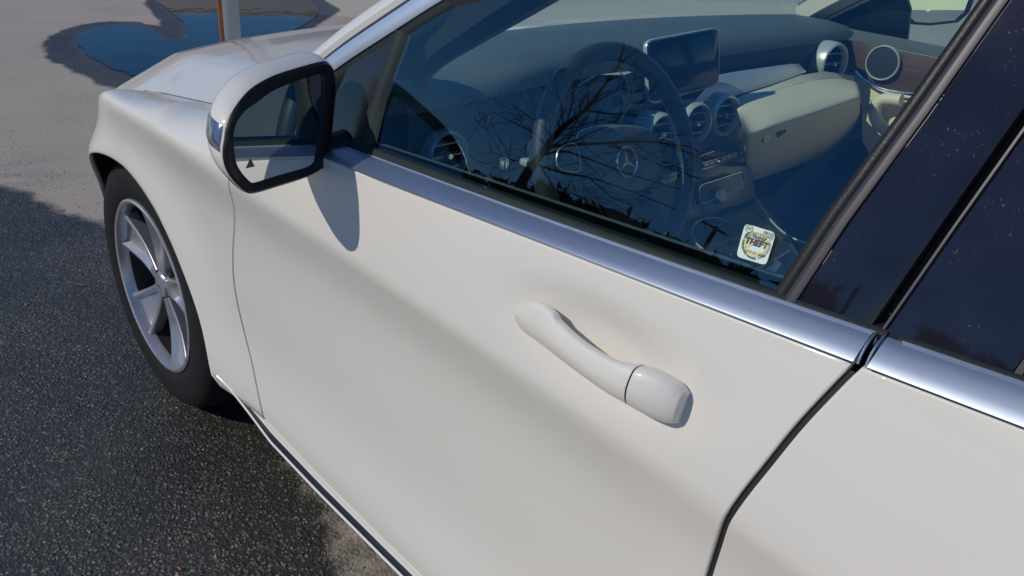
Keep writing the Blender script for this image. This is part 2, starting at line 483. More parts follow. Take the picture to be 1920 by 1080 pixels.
# ------------------------------------------------------------ ground
def poly_sdf(px, py, poly):
    poly = np.array(poly); d = np.full(px.shape, 1e9); inside = np.zeros(px.shape, bool)
    n = len(poly)
    for i in range(n):
        ax, ay = poly[i]; bx, by = poly[(i + 1) % n]
        ex, ey = bx - ax, by - ay; wx, wy = px - ax, py - ay
        t = np.clip((wx * ex + wy * ey) / (ex * ex + ey * ey + 1e-12), 0, 1)
        d = np.minimum(d, np.hypot(wx - t * ex, wy - t * ey))
        cond = ((ay > py) != (by > py)) & (px < (bx - ax) * (py - ay) / (by - ay + 1e-15) + ax)
        inside ^= cond
    return np.where(inside, -d, d)

def gnd(pts): return [tuple(onplane(u, v, (0, 0, 0), (0, 0, 1))[:2]) for u, v in pts]

puddle_margin = gnd([(78, 84), (92, 68), (120, 55), (160, 44), (210, 40), (262, 42), (296, 50), (300, 38), (285, 22), (272, 5)]) + \
    [(6.3, -1.75), (6.9, -2.6), (6.2, -3.3), (4.9, -2.9), (3.7, -1.6)] + gnd([(300, 190), (235, 172), (190, 160), (150, 138), (110, 120), (88, 108)])
big_wet = gnd([(0, 348), (60, 366), (105, 398), (160, 408), (200, 425)]) + [(1.0, 0.3), (0.3, -0.9), (-0.8, -0.9), (-0.5, 0.3)] + \
    gnd([(540, 870), (575, 905), (598, 960), (615, 1020), (630, 1080)]) + [(-1.15, 1.15), (-1.5, 2.4), (0.2, 3.4), (2.2, 2.6), (2.1, 1.2)]
right_wet = [(5.9, -2.5), (6.6, -2.9)] + gnd([(470, 0), (500, 8), (535, 20), (575, 32), (560, 42), (500, 30), (460, 22)])
water_px = gnd([(146, 74), (158, 62), (180, 53), (226, 46), (270, 52), (288, 62), (300, 71), (322, 75), (345, 74), (352, 66), (346, 48), (330, 30), (308, 13), (296, 2)]) + \
    [(6.0, -1.75), (6.5, -2.5), (5.9, -3.0), (4.8, -2.6), (3.8, -1.5), (3.1, -0.9)] + gnd([(268, 143), (240, 138), (215, 130), (182, 115), (160, 98), (148, 86)])
GX = np.arange(-3.6, 8.01, 0.03); GY = np.arange(-9.0, 4.01, 0.03)
XX, YY = np.meshgrid(GX, GY, indexing='ij')
jx = np.sin(YY * 9.1 + 1.3) * 0.012 + np.sin(YY * 23 + XX * 17) * 0.010 + np.sin(XX * 41 + 2 * YY) * 0.006
s1 = poly_sdf(XX + jx, YY - jx, puddle_margin); s2 = poly_sdf(XX + jx, YY + jx, big_wet); s3 = poly_sdf(XX, YY, right_wet)
wet = np.clip(0.5 - s1 / 0.10, 0, 1)
wet = np.maximum(wet, np.clip(0.5 - s2 / 0.16, 0, 1))
wet = np.maximum(wet, np.clip(0.5 - s3 / 0.08, 0, 1) * 0.9)
damp = gnd([(540, 870), (575, 905), (598, 960), (615, 1020), (630, 1080)]) + [(-1.3, .9), (-1.3, .3), (-.6, .3)]
wet = np.maximum(wet, np.clip(0.5 - poly_sdf(XX, YY, damp) / 0.1, 0, 1) * .47)
conc = np.clip(0.5 - poly_sdf(XX, YY, gnd([(452, -30), (452, 2), (520, 12), (600, 26), (660, 32), (760, 40)]) + [(3.2, -5.6), (2.8, -9.5), (8.2, -9.5), (8.2, -2.6)]) / 0.02, 0, 1)
film = np.clip(0.75 - poly_sdf(XX + jx * .6, YY, water_px) / 0.09, 0, 1) ** 1.3
nx, ny = len(GX), len(GY)
verts = np.stack([XX.ravel(), YY.ravel(), np.zeros(nx * ny)], 1)
idx = np.arange(nx * ny).reshape(nx, ny)
quads = np.stack([idx[:-1, :-1], idx[1:, :-1], idx[1:, 1:], idx[:-1, 1:]], -1).reshape(-1, 4)
me = bpy.data.meshes.new('asphalt_lot')
me.vertices.add(len(verts)); me.vertices.foreach_set('co', verts.ravel())
me.loops.add(quads.size); me.loops.foreach_set('vertex_index', quads.ravel())
me.polygons.add(len(quads)); me.polygons.foreach_set('loop_start', np.arange(0, quads.size, 4)); me.polygons.foreach_set('loop_total', np.full(len(quads), 4))
me.update(calc_edges=True)
aw = me.attributes.new('wet', 'FLOAT', 'POINT'); aw.data.foreach_set('value', wet.ravel())
acn = me.attributes.new('concrete', 'FLOAT', 'POINT'); acn.data.foreach_set('value', conc.ravel())
afl = me.attributes.new('film', 'FLOAT', 'POINT'); afl.data.foreach_set('value', film.ravel())
me.materials.append(M['asphalt'])
lot = bpy.data.objects.new('asphalt_lot', me); COL.objects.link(lot); lot['kind'] = 'structure'
g = mesh_obj('ground', [(-300, -300, -0.005), (300, -300, -0.005), (300, 300, -0.005), (-300, 300, -0.005)], [(0, 1, 2, 3)], 'asphalt', None, False)
g['kind'] = 'structure'

wpts = crom([(x, y, 0.0) for x, y in water_px] + [(water_px[0][0], water_px[0][1], 0.0)], 5)[:-1]
wp = [(p[0] + 0.010 * math.sin(i * .55), p[1] + 0.008 * math.sin(i * .8 + 1), 0.004) for i, p in enumerate(wpts)]
puddle = mesh_obj('puddle', wp, [tuple(range(len(wp)))], 'water', None, False); puddle['kind'] = 'structure'

# loose grit on the asphalt (one mesh)
V, F = [], []
for i in range(2600):
    x = rng.uniform(-1.6, 2.6); y = rng.uniform(0.5, 2.3)
    if y < 0.95 and x < 0.5 and x > -0.3: continue
    r = rng.uniform(0.0015, 0.0045) * (1.7 if rng.random() < 0.06 else 1)
    b0 = len(V); th = rng.uniform(0, 6.28)
    for k in range(4):
        V.append((x + r * math.cos(th + k * 1.57) * rng.uniform(.7, 1.2), y + r * math.sin(th + k * 1.57) * rng.uniform(.7, 1.2), 0.0005))
    V.append((x, y, r * rng.uniform(0.7, 1.1)))
    for k in range(4): F.append((b0 + k, b0 + (k + 1) % 4, b0 + 4))
grit = mesh_obj('grit', V, F, 'gravel', None, False); grit['kind'] = 'stuff'
# two bits of brown leaf
def leaf_bit(u, v, L, rot, label, wid=.2):
    c = onplane(u, v, (0, 0, 0.004), (0, 0, 1)); V = []; F = []
    n = 7
    for i in range(n):
        t = i / (n - 1); w = L * wid * math.sin(math.pi * min(0.98, t * 0.94 + 0.04)); x = (t - .5) * L
        zc = 0.004 + 0.006 * (t - .5) ** 2
        for s in (-1, 0, 1):
            px, py = x, s * w
            V.append((c[0] + px * math.cos(rot) - py * math.sin(rot), c[1] + px * math.sin(rot) + py * math.cos(rot), zc + abs(s) * 0.004))
    for i in range(n - 1):
        for k in range(2): F.append((i * 3 + k, i * 3 + k + 1, (i + 1) * 3 + k + 1, (i + 1) * 3 + k))
    o = mesh_obj('leaf_scrap', V, F, 'leaf_brown'); tag(o, label, 'leaf')
leaf_bit(150, 536, 0.040, 0.9, 'thin reddish scrap of leaf on the wet asphalt left of the wheel', .09)
leaf_bit(334, 1068, 0.018, 0.3, 'small orange brown leaf scrap on wet asphalt at the bottom edge')
leaf_bit(312, 975, 0.014, 1.6, 'tiny tan leaf crumb on wet asphalt below the front tyre')

# ------------------------------------------------------------ the car
car = empty('parked_car')
tag(car, 'white sedan with blue-grey window trim parked on wet asphalt', 'car')

def zc_f(x):
    if x > -0.85: return 0.806 + 0.018 * max(0.0, min(1.0, (x + 0.6) / 0.6)) - max(0, x) * 0.22 - 0.5 * max(0, x) ** 2
    return 0.806 - 0.042 * (-x - 0.85) ** 1.4
def zt_f(x): return 0.868 - 0.075 * x          # top of the belt moulding
def zb_f(x): return 0.873 - 0.058 * x          # bottom of the belt moulding
def yc_f(x):                                   # body half width at the crease
    if x < -2.2: return 0.912 - 0.04 * (-x - 2.2) ** 2
    if x < 0.0: return 0.912
    return 0.912

# surface tilt (degrees, + faces up) of the side below the crease, k = 0 at the crease .. 1 at z=.25
_K = np.linspace(0, 1.25, 251)
_T = np.interp(_K, [0, 0.015, 0.045, 0.11, 0.22, 0.36, 0.54, 0.66, 0.75, 0.83, 0.91, 0.97, 1.02, 1.25], [5, -5, -16, -15, -5, -1, -1, 3, 7.5, 7.5, 0, -12, -26, -40])
_Y = np.concatenate([[0], np.cumsum(np.tan(np.radians((_T[1:] + _T[:-1]) / 2)) * (_K[1] - _K[0]) * 0.55)])
def smooth_y(k): return float(np.interp(k, _K, _Y))

def SY(x, z):
    zc = zc_f(x); yc = yc_f(x)
    if z >= zc:
        t = z - zc
        y = yc - (0.10 * t + 0.42 * t * t)
        if x > -0.45:                    # front wing shoulder turns over
            q = min(1, (x + .45) / .4)
            y -= q * 0.0
    else:
        k = (zc - z) / (zc - 0.25)
        y = yc + smooth_y(k) * (zc - 0.25) / 0.55
    if x > 0:
        w_ = min(1, max(0, (z - .42) / .28)); w_ = w_ * w_ * (3 - 2 * w_)
        w2 = min(1, max(0, (z - .64) / .16)); w2 = w2 * w2 * (3 - 2 * w2)
        y -= (2.0 + 1.0 * w_) * x ** 3 + w2 * .92 * x ** 1.6
    # wheel arch flare
    r = math.hypot(x, z - 0.325)
    fl = 0.024 * math.exp(-((max(r, 0.355) - 0.355) / 0.075) ** 1.5)
    fl *= 1 + .45 * min(1, max(0, (x + .05) / .15)) * (1 if x < .25 else max(0, 1 - (x - .25) / .1))
    if z > zc: fl *= max(0, 1 - (z - zc) / 0.05)
    y += fl
    if x < -2.3:
        r = math.hypot(x + 2.84, z - 0.325)
        y += 0.02 * math.exp(-((max(r, 0.36) - 0.36) / 0.08) ** 1.5)
    return y

def yg_b(x): return 0.856 - 0.04 * max(0.0, x + 1.6) ** 2 - 0.03 * max(0.0, -x - 1.9) ** 2
def GY_(x, z):
    dz = z - 0.975
    return yg_b(x) - 0.364 * dz - 0.06 * dz * dz
def gpt(x, z, off=0.0):
    """point on the greenhouse surface, moved off outwards"""
    s = 0.364 + 0.12 * (z - 0.975); l = math.hypot(1, s)
    return np.array([x, GY_(x, z) + off / l, z + off * s / l])
def gpx(u, v, off=0.0):
    w = ray(u, v); s = 0.3
    for i in range(80):
        P = CAM + s * w
        s += (GY_(P[0], P[2]) + off * 1.06 - P[1]) / w[1]
    return CAM + s * w

HANDLE_X0, HANDLE_X1 = -1.262, -1.520
def scoop(x, z):
    """the finger recess behind the handle"""
    cx, cz = -1.385, 0.868
    a = ((x - cx) / 0.115); b = ((z - cz) / (0.040 if z > cz else 0.045))
    r = math.hypot(a, b)
    return -0.0165 * (math.exp(-(r ** 2.6)) if r < 2.2 else 0.0)

def panel(name, L, R, B, T, nu, nv, mat, parent, yfun=SY, extra=None, fold=0.014, vdist=None, rad=0.0024):
    """body panel on the side surface between x = L(z), R(z) and z = B(x), T(x), its edges rolled inwards"""
    us = np.linspace(0, 1, nu); vs = np.linspace(0, 1, nv) if vdist is None else vdist
    nv = len(vs); V = []
    for v in vs:
        for u in us:
            x = -1.0; z = 0.6
            for it in range(14):
                z = B(x) + (T(x) - B(x)) * v
                x = R(z) + (L(z) - R(z)) * u
            y = yfun(x, z) + (extra(x, z) if extra else 0)
            V.append(np.array([x, y, z]))
    F = []
    for j in range(nv - 1):
        for i in range(nu - 1):
            F.append((j * nu + i, j * nu + i + 1, (j + 1) * nu + i + 1, (j + 1) * nu + i))
    # rolled border
    ring = [i for i in range(nu)] + [j * nu + nu - 1 for j in range(1, nv)] + [(nv - 1) * nu + i for i in range(nu - 2, -1, -1)] + [j * nu for j in range(nv - 2, 0, -1)]
    cen = sum(V) / len(V); n = len(ring); cur = ring
    P = [V[i] for i in ring]
    outs = []
    for i in range(n):
        t = P[(i + 1) % n] - P[i - 1]; nr = np.array([0, 1, 0.1]); o = np.cross(t, nr); o /= (np.linalg.norm(o) + 1e-9)
        if o @ (P[i] - cen) < 0: o = -o
        outs.append(o)
    for do, dy in ((rad * 0.55, -rad * 0.2), (rad * 0.9, -rad * 0.6), (rad, -rad * 1.2), (rad, -fold)):
        new = []
        for i in range(n):
            V.append(P[i] + outs[i] * do + np.array([0, dy, 0])); new.append(len(V) - 1)
        for i in range(n):
            F.append((cur[i], cur[(i + 1) % n], new[(i + 1) % n], new[i]))
        cur = new
    o = mesh_obj(name, V, F, mat, parent, True, 50)
    return fix_normals(o)

gapF = smoothfn([(.20, -.60), (.30, -.59), (.385, -.548), (.451, -.513), (.513, -.491), (.569, -.485), (.629, -.494), (.693, -.519), (.75, -.546), (.784, -.556), (.86, -.60), (.93, -.70), (1.0, -.80)])
gapB = smoothfn([(.20, -1.60), (.30, -1.588), (.50, -1.566), (.60, -1.563), (.673, -1.565), (.724, -1.571), (.767, -1.578), (.80, -1.586), (.841, -1.598), (.898, -1.615), (.945, -1.632), (.98, -1.645), (1.02, -1.652)])
door_bot = lambda x: interp(x, [-2.6, -1.6, -1.0, -.8, -.62, -.50, -.40], [.284, .284, .287, .292, .304, .318, .334])

# shared vertical distribution with rows packed at the crease
def vrows(B0, T0, zc0, n1=34, n2=16):
    kc = (zc0 - B0) / (T0 - B0)
    a = list(np.linspace(0, kc - 0.035, n1)) + [kc - .024, kc - .015, kc - .008, kc - .003, kc + .003, kc + .010] + list(np.linspace(kc + 0.022, 1, n2))
    return np.array(a)

R_ = lambda f, d: (lambda z: f(z) + d)
# ---- front door
fdoor = empty('front_door'); fdoor.parent = car
vr = []
zlist = list(np.linspace(0.0, 1.0, 66))
panel('door_skin', R_(gapB, 0.0062), R_(gapF, -0.0035), door_bot, lambda x: zb_f(x) - 0.0045, 120, 0, 'white_paint', fdoor, extra=scoop, vdist=vrows(.274, .945, .795, 34, 26))
# ---- rear door
rdoor = empty('rear_door'); rdoor.parent = car
panel('door_skin', lambda z: -2.62 + 0.0 * z, R_(gapB, -0.0055), lambda x: door_bot(x) + max(0, (-x - 2.2)) ** 2 * 1.2, lambda x: zb_f(x) - 0.0045, 50, 0, 'white_paint', rdoor, vdist=vrows(.268, .985, .768, 34, 14))
# dark shut surfaces behind the gaps
def strip_behind(name, xf, z0, z1, w, d, yf=SY):
    c = [[], []]
    for z in np.linspace(z0, z1, 40):
        x = xf(z)
        c[0].append((x - w, yf(x, min(z, zb_f(x))) - d, z)); c[1].append((x + w, yf(x, min(z, zb_f(x))) - d, z))
    return loft(name, c, 'gap_dark', car)
strip_behind('door_shut_seal', gapB, 0.26, 0.958, 0.012, 0.0050)
strip_behind('door_shut_seal', gapF, 0.28, 0.90, 0.008, 0.0060)

# ---- belt mouldings
def moulding(x0, x1, parent, n=50):
    cs = []
    prof = [(0.10, -0.008), (0.0, -0.0012), (0.0, 0.0), (0.05, 0.0005), (0.3, 0.0012), (0.6, 0.0013), (0.85, 0.0007), (1.0, -0.0003), (1.0, -0.010)]
    for x in np.linspace(x0, x1, n):
        zb, zt = zb_f(x), zt_f(x)
        pr_ = min(1, max(0, (-x - .86) / .12)); p0 = np.array([x, SY(x, zb) + 0.001 + 0.0055 * pr_, zb + 0.0035 * pr_]); p1 = np.array([x, GY_(x, zt) + 0.006, zt])
        if zt < zb + 0.004: p1[2] = zb + 0.004
        d = p1 - p0; nr = np.array([0, d[2], -d[1]]); nr /= np.linalg.norm(nr)
        cs.append([p0 + d * t + nr * o for t, o in prof])
    return loft('belt_moulding', cs, 'satin_trim', parent, caps=True, closed=False)
moulding(gapB(.975) + 0.006, -0.80, fdoor)
moulding(-2.66, gapB(.975) - 0.006, rdoor, 40)
# bright folded end caps at the shut line
for xx, par in ((gapB(.975) + 0.0035, fdoor), (gapB(.975) - 0.0035, rdoor)):
    zb, zt = zb_f(xx), zt_f(xx)
    p0 = np.array([xx, SY(xx, zb) + .002, zb]); p1 = np.array([xx, GY_(xx, zt) + .007, zt]); d = p1 - p0
    nr = np.array([0, d[2], -d[1]]); nr /= np.linalg.norm(nr)
    tube('moulding_end', [p0 + d * t + nr * 0.005 * math.sin(math.pi * t) for t in np.linspace(0.02, .98, 9)], 0.0012, 'satin_trim', par, n=8)

# ---- window area, front door
zs = lambda x: zt_f(x) + interp(x, [-1.75, -1.6, -1.2, -.85], [.0022, .0030, .0058, .0075])       # visible bottom of the glass
def seal_strip(x0, x1, parent):
    cs = []
    for x in np.linspace(x0, x1, 60):
        zt = zt_f(x); a0 = np.array([x, GY_(x, zt) + .0055, zt - .003]); b0 = gpt(x, zs(x), 0.001)
        cs.append([a0 - np.array([0, 0.012, 0.002]), a0, a0 + (b0 - a0) * .25 + np.array([0, .0016, .001]), a0 + (b0 - a0) * .6 + np.array([0, .0018, .001]), b0 + np.array([0, .0006, .0003]), b0, b0 - np.array([0, .012, 0])])
    return loft('window_seal', cs, 'rubber', parent)
seal_strip(-1.648, -0.80, fdoor)
seal_strip(-2.60, -1.658, rdoor)

def rail(pts, n=12): return crom(pts, n)
# centre line of the upper window edge (x, z)
edge_top = [(-.70, .972), (-.776, 1.027), (-.877, 1.092), (-.971, 1.151), (-1.085, 1.213), (-1.22, 1.270), (-1.38, 1.315), (-1.55, 1.338), (-1.75, 1.347), (-1.95, 1.335), (-2.15, 1.30), (-2.35, 1.24), (-2.50, 1.17), (-2.62, 1.08)]
et = [(p[0], p[1]) for p in crom([(a, b, 0) for a, b in edge_top], 8)]
def offset_curve(c, d):
    out = []
    for i, p in enumerate(c):
        q0 = c[max(i - 1, 0)]; q1 = c[min(i + 1, len(c) - 1)]
        tx, tz = q1[0] - q0[0], q1[1] - q0[1]; l = math.hypot(tx, tz) + 1e-9
        out.append((p[0] + d * (-tz) / l * -1, p[1] + d * (tx) / l * -1))
    return out
def G3(c, off=0.0): return [gpt(x, z, off) for x, z in c]
c0 = et; c1 = offset_curve(et, 0.008); c2 = offset_curve(et, 0.012); c3 = offset_curve(et, 0.034); c4 = offset_curve(et, 0.038); c5 = offset_curve(et, 0.075)
# black channel, satin trim, dark seam, white body rail
nF = 64
loft('window_channel', [G3(offset_curve(et, -0.012), -0.012), G3(offset_curve(et, -0.006), -0.003), G3(c0, 0.0), G3(c1, 0.001), G3(c1, -0.006)], 'rubber', car)
loft('window_surround_trim', [G3(c1, -0.008), G3(c1, 0.004), G3(offset_curve(et, .014), 0.0062), G3(offset_curve(et, .024), 0.0068), G3(c3, 0.005), G3(c3, -0.01)], 'satin_trim', car)
loft('pillar_seam', [G3(c3, -0.004), G3(c4, -0.004), G3(offset_curve(et, .043), -0.004)], 'gap_dark', car)

for xa_, xb_, par in ((-1.640, -.90, fdoor), (-2.60, -1.662, rdoor)):
    tube('edge_highlight', [np.array([x, GY_(x, zt_f(x)) + .0066, zt_f(x) + .0004]) for x in np.linspace(xa_, xb_, 60)], .0009, 'satin_trim', par, n=6)  # thin pale rod drawn in as the highlight along the moulding's top edge
# rear edge of the front window
def xr(z): return interp(z, [.975, .987, 1.064, 1.162, 1.25, 1.36], [-1.5385, -1.541, -1.557, -1.583, -1.604, -1.632])
def xo(z): return xr(z) - interp(z, [.98, 1.25], [0.012, 0.010])
def xo2(z): return xr(z) - interp(z, [.98, 1.25], [0.0245, 0.022])
def xgb(z): return interp(z, [.97, .989, 1.086, 1.172, 1.30, 1.37], [-1.6335, -1.637, -1.655, -1.672, -1.697, -1.71])
zz = list(np.linspace(.978, 1.325, 26))
def vstrip(name, xa, xb, offs, mat, parent, zlist=zz):
    """strip between x=xa(z) and xb(z); offs = list of (t, off)"""
    cs = [[gpt(xa(z) + (xb(z) - xa(z)) * t, z, o) for z in zlist] for t, o in offs]
    return loft(name, cs, mat, parent, sharp=60)
vstrip('window_seal', xr, xo, [(0, -.012), (0, .001), (.3, .0028), (.75, .003), (1, .0015)], 'black_plastic', fdoor)
vstrip('window_frame', xo, xo2, [(0, .0015), (.1, .0042), (.5, .005), (.92, .0042), (1, .001)], 'frame_trim', fdoor)
vstrip('pillar_panel', lambda z: xo2(z) - .0008, lambda z: xgb(z) + .0045, [(0, -.004), (0, .002), (.5, .002), (.985, .002), (1, .0008), (1, -.014)], 'black_gloss', fdoor)
vstrip('pillar_panel', lambda z: xgb(z) - .0085, lambda z: -1.741 - (z - .994) * .16, [(0, .0018), (.5, .0018), (1, .0018), (1, -.01)], 'black_gloss', rdoor)
vstrip('door_edge_seal', lambda z: xgb(z) - .0025, lambda z: xgb(z) - .0075, [(0, -.016), (0, -.002), (.3, .002), (.7, .0022), (1, -.001)], 'frame_trim', rdoor)
vstrip('door_shut_seal', lambda z: xgb(z) + .02, lambda z: xgb(z) - .02, [(0, -.016), (1, -.016)], 'gap_dark', car)
vstrip('window_divider', lambda z: -1.742 - (z - .994) * .16, lambda z: -1.7475 - (z - .994) * .16, [(0, -.01), (0, .001), (1, .001), (1, -.01)], 'frame_trim', rdoor)

# front quarter: black divider and glossy sail panel
def xd(z): return interp(z, [.93, .945, 1.0, 1.092], [-.8465, -.850, -.866, -.874])
def xd2(z): return interp(z, [.93, .948, 1.007, 1.092], [-.899, -.8965, -.892, -.903])
vstrip('window_divider', xd, xd2, [(0, -.004), (.03, .0035), (.3, .0045), (.62, .003), (.8, -.002), (1, -.005)], 'rubber', fdoor, list(np.linspace(.938, 1.100, 16)))
sail_px = [(652, 128), (741, 66), (735, 92), (715, 140), (695, 190), (672, 250), (662, 272), (640, 268), (622, 258), (618, 205)]
sp = [gpx(u, v, 0.0) for u, v in sail_px]
prism('mirror_sail', sp, 0.006, 'gloss_trim', fdoor)

# glass panes
def glass_pane(name, xf0, xf1, mat, parent, nx=36, nz=18, off=-0.003, zlow=zs):
    rows = []
    for k in range(nz + 1):
        row = []
        for i in range(nx + 1):
            u = i / nx
            x = xf0(1.0) + (xf1(1.0) - xf0(1.0)) * u
            for it in range(6):
                ztop = min(interp(x, [p[0] for p in et][::-1], [p[1] for p in et][::-1]) + 0.004, 1.345)
                z = (zlow(x) - .02) + (ztop - (zlow(x) - .02)) * k / nz
                x = xf0(z) + (xf1(z) - xf0(z)) * u
            row.append(gpt(x, z, off))
        rows.append(row)
    return loft(name, rows, mat, parent)
glass_pane('window_glass', xr, lambda z: -.885 if z < 1.09 else -.885, 'side_glass', fdoor, 60, 30)
glass_pane('window_glass', lambda z: -2.58, lambda z: -1.743 - (z - .994) * .16, 'rear_glass', rdoor, 30, 16)

# ---- door handle: traced outline lifted off the door
hx = [-1.262, -1.275, -1.300, -1.330, -1.365, -1.400, -1.430, -1.450, -1.469, -1.484, -1.495, -1.502]
hzc = [.8530, .8550, .8585, .8600, .8600, .8595, .8595, .8600, .8598, .8585, .8568, .8555]       # centre
hhw = [.0100, .0160, .0208, .0200, .0182, .0180, .0198, .0225, .0242, .0236, .0215, .0172]       # half height
hyo = [-.0010, .0035, .0095, .0175, .0245, .0285, .0298, .0295, .0268, .0225, .0175, .0130]       # outward reach
hth = [.0040, .0090, .0170, .0200, .0180, .0175, .0200, .0310, .0330, .0300, .0260, .0220]       # thickness (to the door)
f1, f2, f3, f4 = [smoothfn(list(zip(hx, q))) for q in (hzc, hhw, hyo, hth)]
def handle_ring(x, grow=0.0, n=44):
    zc0, hw, yo, th = f1(x), f2(x) + grow, f3(x), f4(x)
    y0 = SY(x, zc0)
    out = []
    for k in range(n):
        a_ = 2 * math.pi * k / n
        c_, s_ = math.cos(a_), math.sin(a_)
        # flattened superellipse, slightly tilted; outer face upper half catches the light
        yy = abs(c_) ** 0.6 * (1 if c_ > 0 else -1); z_ = abs(s_) ** 0.75 * (1 if s_ > 0 else -1)
        if z_ > 0: z_ *= 1 + .22 * min(1, max(0, (x + 1.334) / .008)) * min(1, max(0, (-1.268 - x) / .02))
        py = y0 + yo - th / 2 + yy * th / 2 - 0.10 * z_ * hw + (0.0022 * max(0, 1 - abs(z_ + .05) * 1.3) if c_ > 0 else 0); pz = zc0 + z_ * hw + (0.10 * yy * th)
        out.append(np.array([x, py, pz]))
    return out
xs_ = list(np.linspace(-1.2625, -1.4505, 60))
body = [handle_ring(x) for x in xs_]
loft('door_handle', body, 'white_paint', fdoor, closed=True, caps=True, sharp=60)
# seam slants a little: cap starts 1 mm behind
xs_ = list(np.linspace(-1.4525, -1.5018, 34))
loft('handle_cap', [handle_ring(x) for x in xs_], 'white_paint', fdoor, closed=True, caps=True, sharp=60)
loft('handle_seal', [[p * 1.0 for p in handle_ring(x, -0.002)] for x in (-1.4495, -1.4535)], 'gap_dark', fdoor, closed=True)
# ---- sill
cs = []
for x in np.linspace(-2.5, -0.40, 90):
    zt = door_bot(x) - 0.006; y0 = SY(x, zt)
    k = min(1.0, (-x - .395) / 0.22)
    cs.append([(x, y0 - .03, zt + .004), (x, y0 - .014, zt + .001), (x, y0 - .0065, zt - .003), (x, y0 - .004, zt - .006 * k - .004), (x, y0 - .0045, zt - .010 * k - .005), (x, y0 - .002, zt - .014 * k - .006)])
loft('sill_panel', cs, 'white_paint', car, sharp=50)
cs = []; cs2 = []
for x in np.linspace(-2.5, -0.415, 90):
    zt = door_bot(x) - 0.006; y0 = SY(x, zt); k = min(1.0, (-x - .40) / 0.22)
    z1 = zt - .014 * k - .0065
    cs.append([(x, y0 - .003, z1), (x, y0 - .001, z1 - .001), (x, y0 + .003 * k, z1 - .005 * k - .001), (x, y0 + .006 * k, z1 - .009 * k - .001)])
    z2 = z1 - .009 * k - .0015; y2 = y0 + .006 * k
    cs2.append([(x, y2 - .001, z2 + .002), (x, y2 + .0015, z2 + .001), (x, y2 + .002, z2 - .001), (x, y2 + .0008, z2 - .004), (x, y2 - .02, z2 - .022), (x, y2 - .09, z2 - .03)])
loft('sill_strip', cs, 'gloss_trim', car, sharp=60)
loft('sill_lip', cs2, 'white_paint', car, sharp=60)

# ---- front wing
def hood_z(x, y):
    ay = abs(y)
    c = interp(x, [-.75, -.55, -.3, 0.0, .13, .3, .5, .62, .74, .80], [.985, .975, .948, .912, .893, .862, .815, .770, .70, .64])
    yr = interp(x, [-.6, 0.0, .20, .35, .7], [.70, .665, .635, .58, .50])
    if ay < yr: return c - 0.040 * (ay / yr) ** 2.2
    return c - 0.040 - (ay - yr) * interp(x, [-.6, -.3, .1, .25, .4], [.45, .50, .56, .50, .43])
def gap_y(x): return interp(x, [-.70, -.5, -.3, 0, .126, .25, .36, .45], [.775, .785, .794, .785, .776, .773, .770, .72])
# outline of arch and bottom for the wing, drawn in columns of constant angle/param
def wing_low(x):
    r = 0.352
    if abs(x) < r * 0.985: return 0.325 + math.sqrt(r * r - x * x)
    return 0.325 + 0.0
rows = []
# parametrise by (s along: from rear gap round the arch to front), each a curve from low edge to hood gap
S = []
for k in range(13):       # rear leg, from sill up
    t = k / 12
    S.append(('rear', t))
cols = []
N_UP = 46
def wing_col(xlow, zlow, xtop):
    pts = []
    zcr = zc_f(xtop); tt = np.concatenate([np.linspace(0, .62, 26), np.linspace(.66, 1, 20)])
    yg = gap_y(xtop); zg = hood_z(xtop, yg) + 0.001
    # side part from low point to crease, then shoulder to hood gap
    n1, n2 = 30, 16
    for i in range(n1):
        t = i / (n1 - 1); x = xlow + (xtop - xlow) * (t ** 1.0); z = zlow + (zc_f(x) - zlow) * t
        pts.append(np.array([x, SY(x, z), z]))
    p1 = pts[-1]
    # shoulder: quadratic bezier  crease -> gap
    ctrl = np.array([xtop, p1[1] - 0.018, max(zg + 0.004, p1[2] + 0.030) if xtop < -.25 else max(zg, p1[2]) + interp(xtop, [-.25, 0, .2, .4], [.024, .014, .012, .010])])
    p2 = np.array([xtop, yg + 0.003, zg])
    for i in range(1, n2 + 1):
        t = i / n2
        pts.append((1 - t) ** 2 * p1 + 2 * t * (1 - t) * ctrl + t * t * p2)
    return pts
# rear part: columns between door gap and arch
lows = []
for k in range(10):
    lows.append((-0.455 + 0.0075 * k, 0.300 + 0.001 * k))
cols = []
# low edge path: from door gap bottom (-.575,.30) to arch start (-.345,.30), around the arch to front (.352,.30)
path = [(-.578, .300), (-.52, .296), (-.46, .292), (-.422, .292)]
arch_pts = []
for k in range(49):
    th = math.radians(182 - k * 176 / 48)
    rr = 0.352 + .045 * max(0, (math.degrees(th) - 145) / 37) ** 1.5
    arch_pts.append((rr * math.cos(th), 0.325 + rr * math.sin(th)))
path = path + arch_pts
npth = len(path)
arch_cols = []
for i, (xl, zl) in enumerate(path):
    t = i / (npth - 1)
    if i < 4: xt = [-.70, -.66, -.62, -.59][i]
    else:
        q = (i - 4) / 48; xt = -.56 + q * (.335 + .56)
    cols.append(wing_col(xl, zl, xt))
# clamp the rear boundary on the door gap
newc = []
for i, c in enumerate(cols):
    cc = []
    for p in c:
        if p[1] > 0.86 and p[2] < 0.92:
            lim = gapF(p[2]) + 0.0035
            if i == 0: p = np.array([lim, SY(lim, p[2]) if p[2] < zc_f(lim) else p[1], p[2]])
            elif p[0] < lim + 0.012 * i: 
                xx = lim + 0.012 * i; p = np.array([xx, SY(xx, p[2]) if p[2] < zc_f(xx) else p[1], p[2]])
        cc.append(p)
    newc.append(cc)
cols = newc
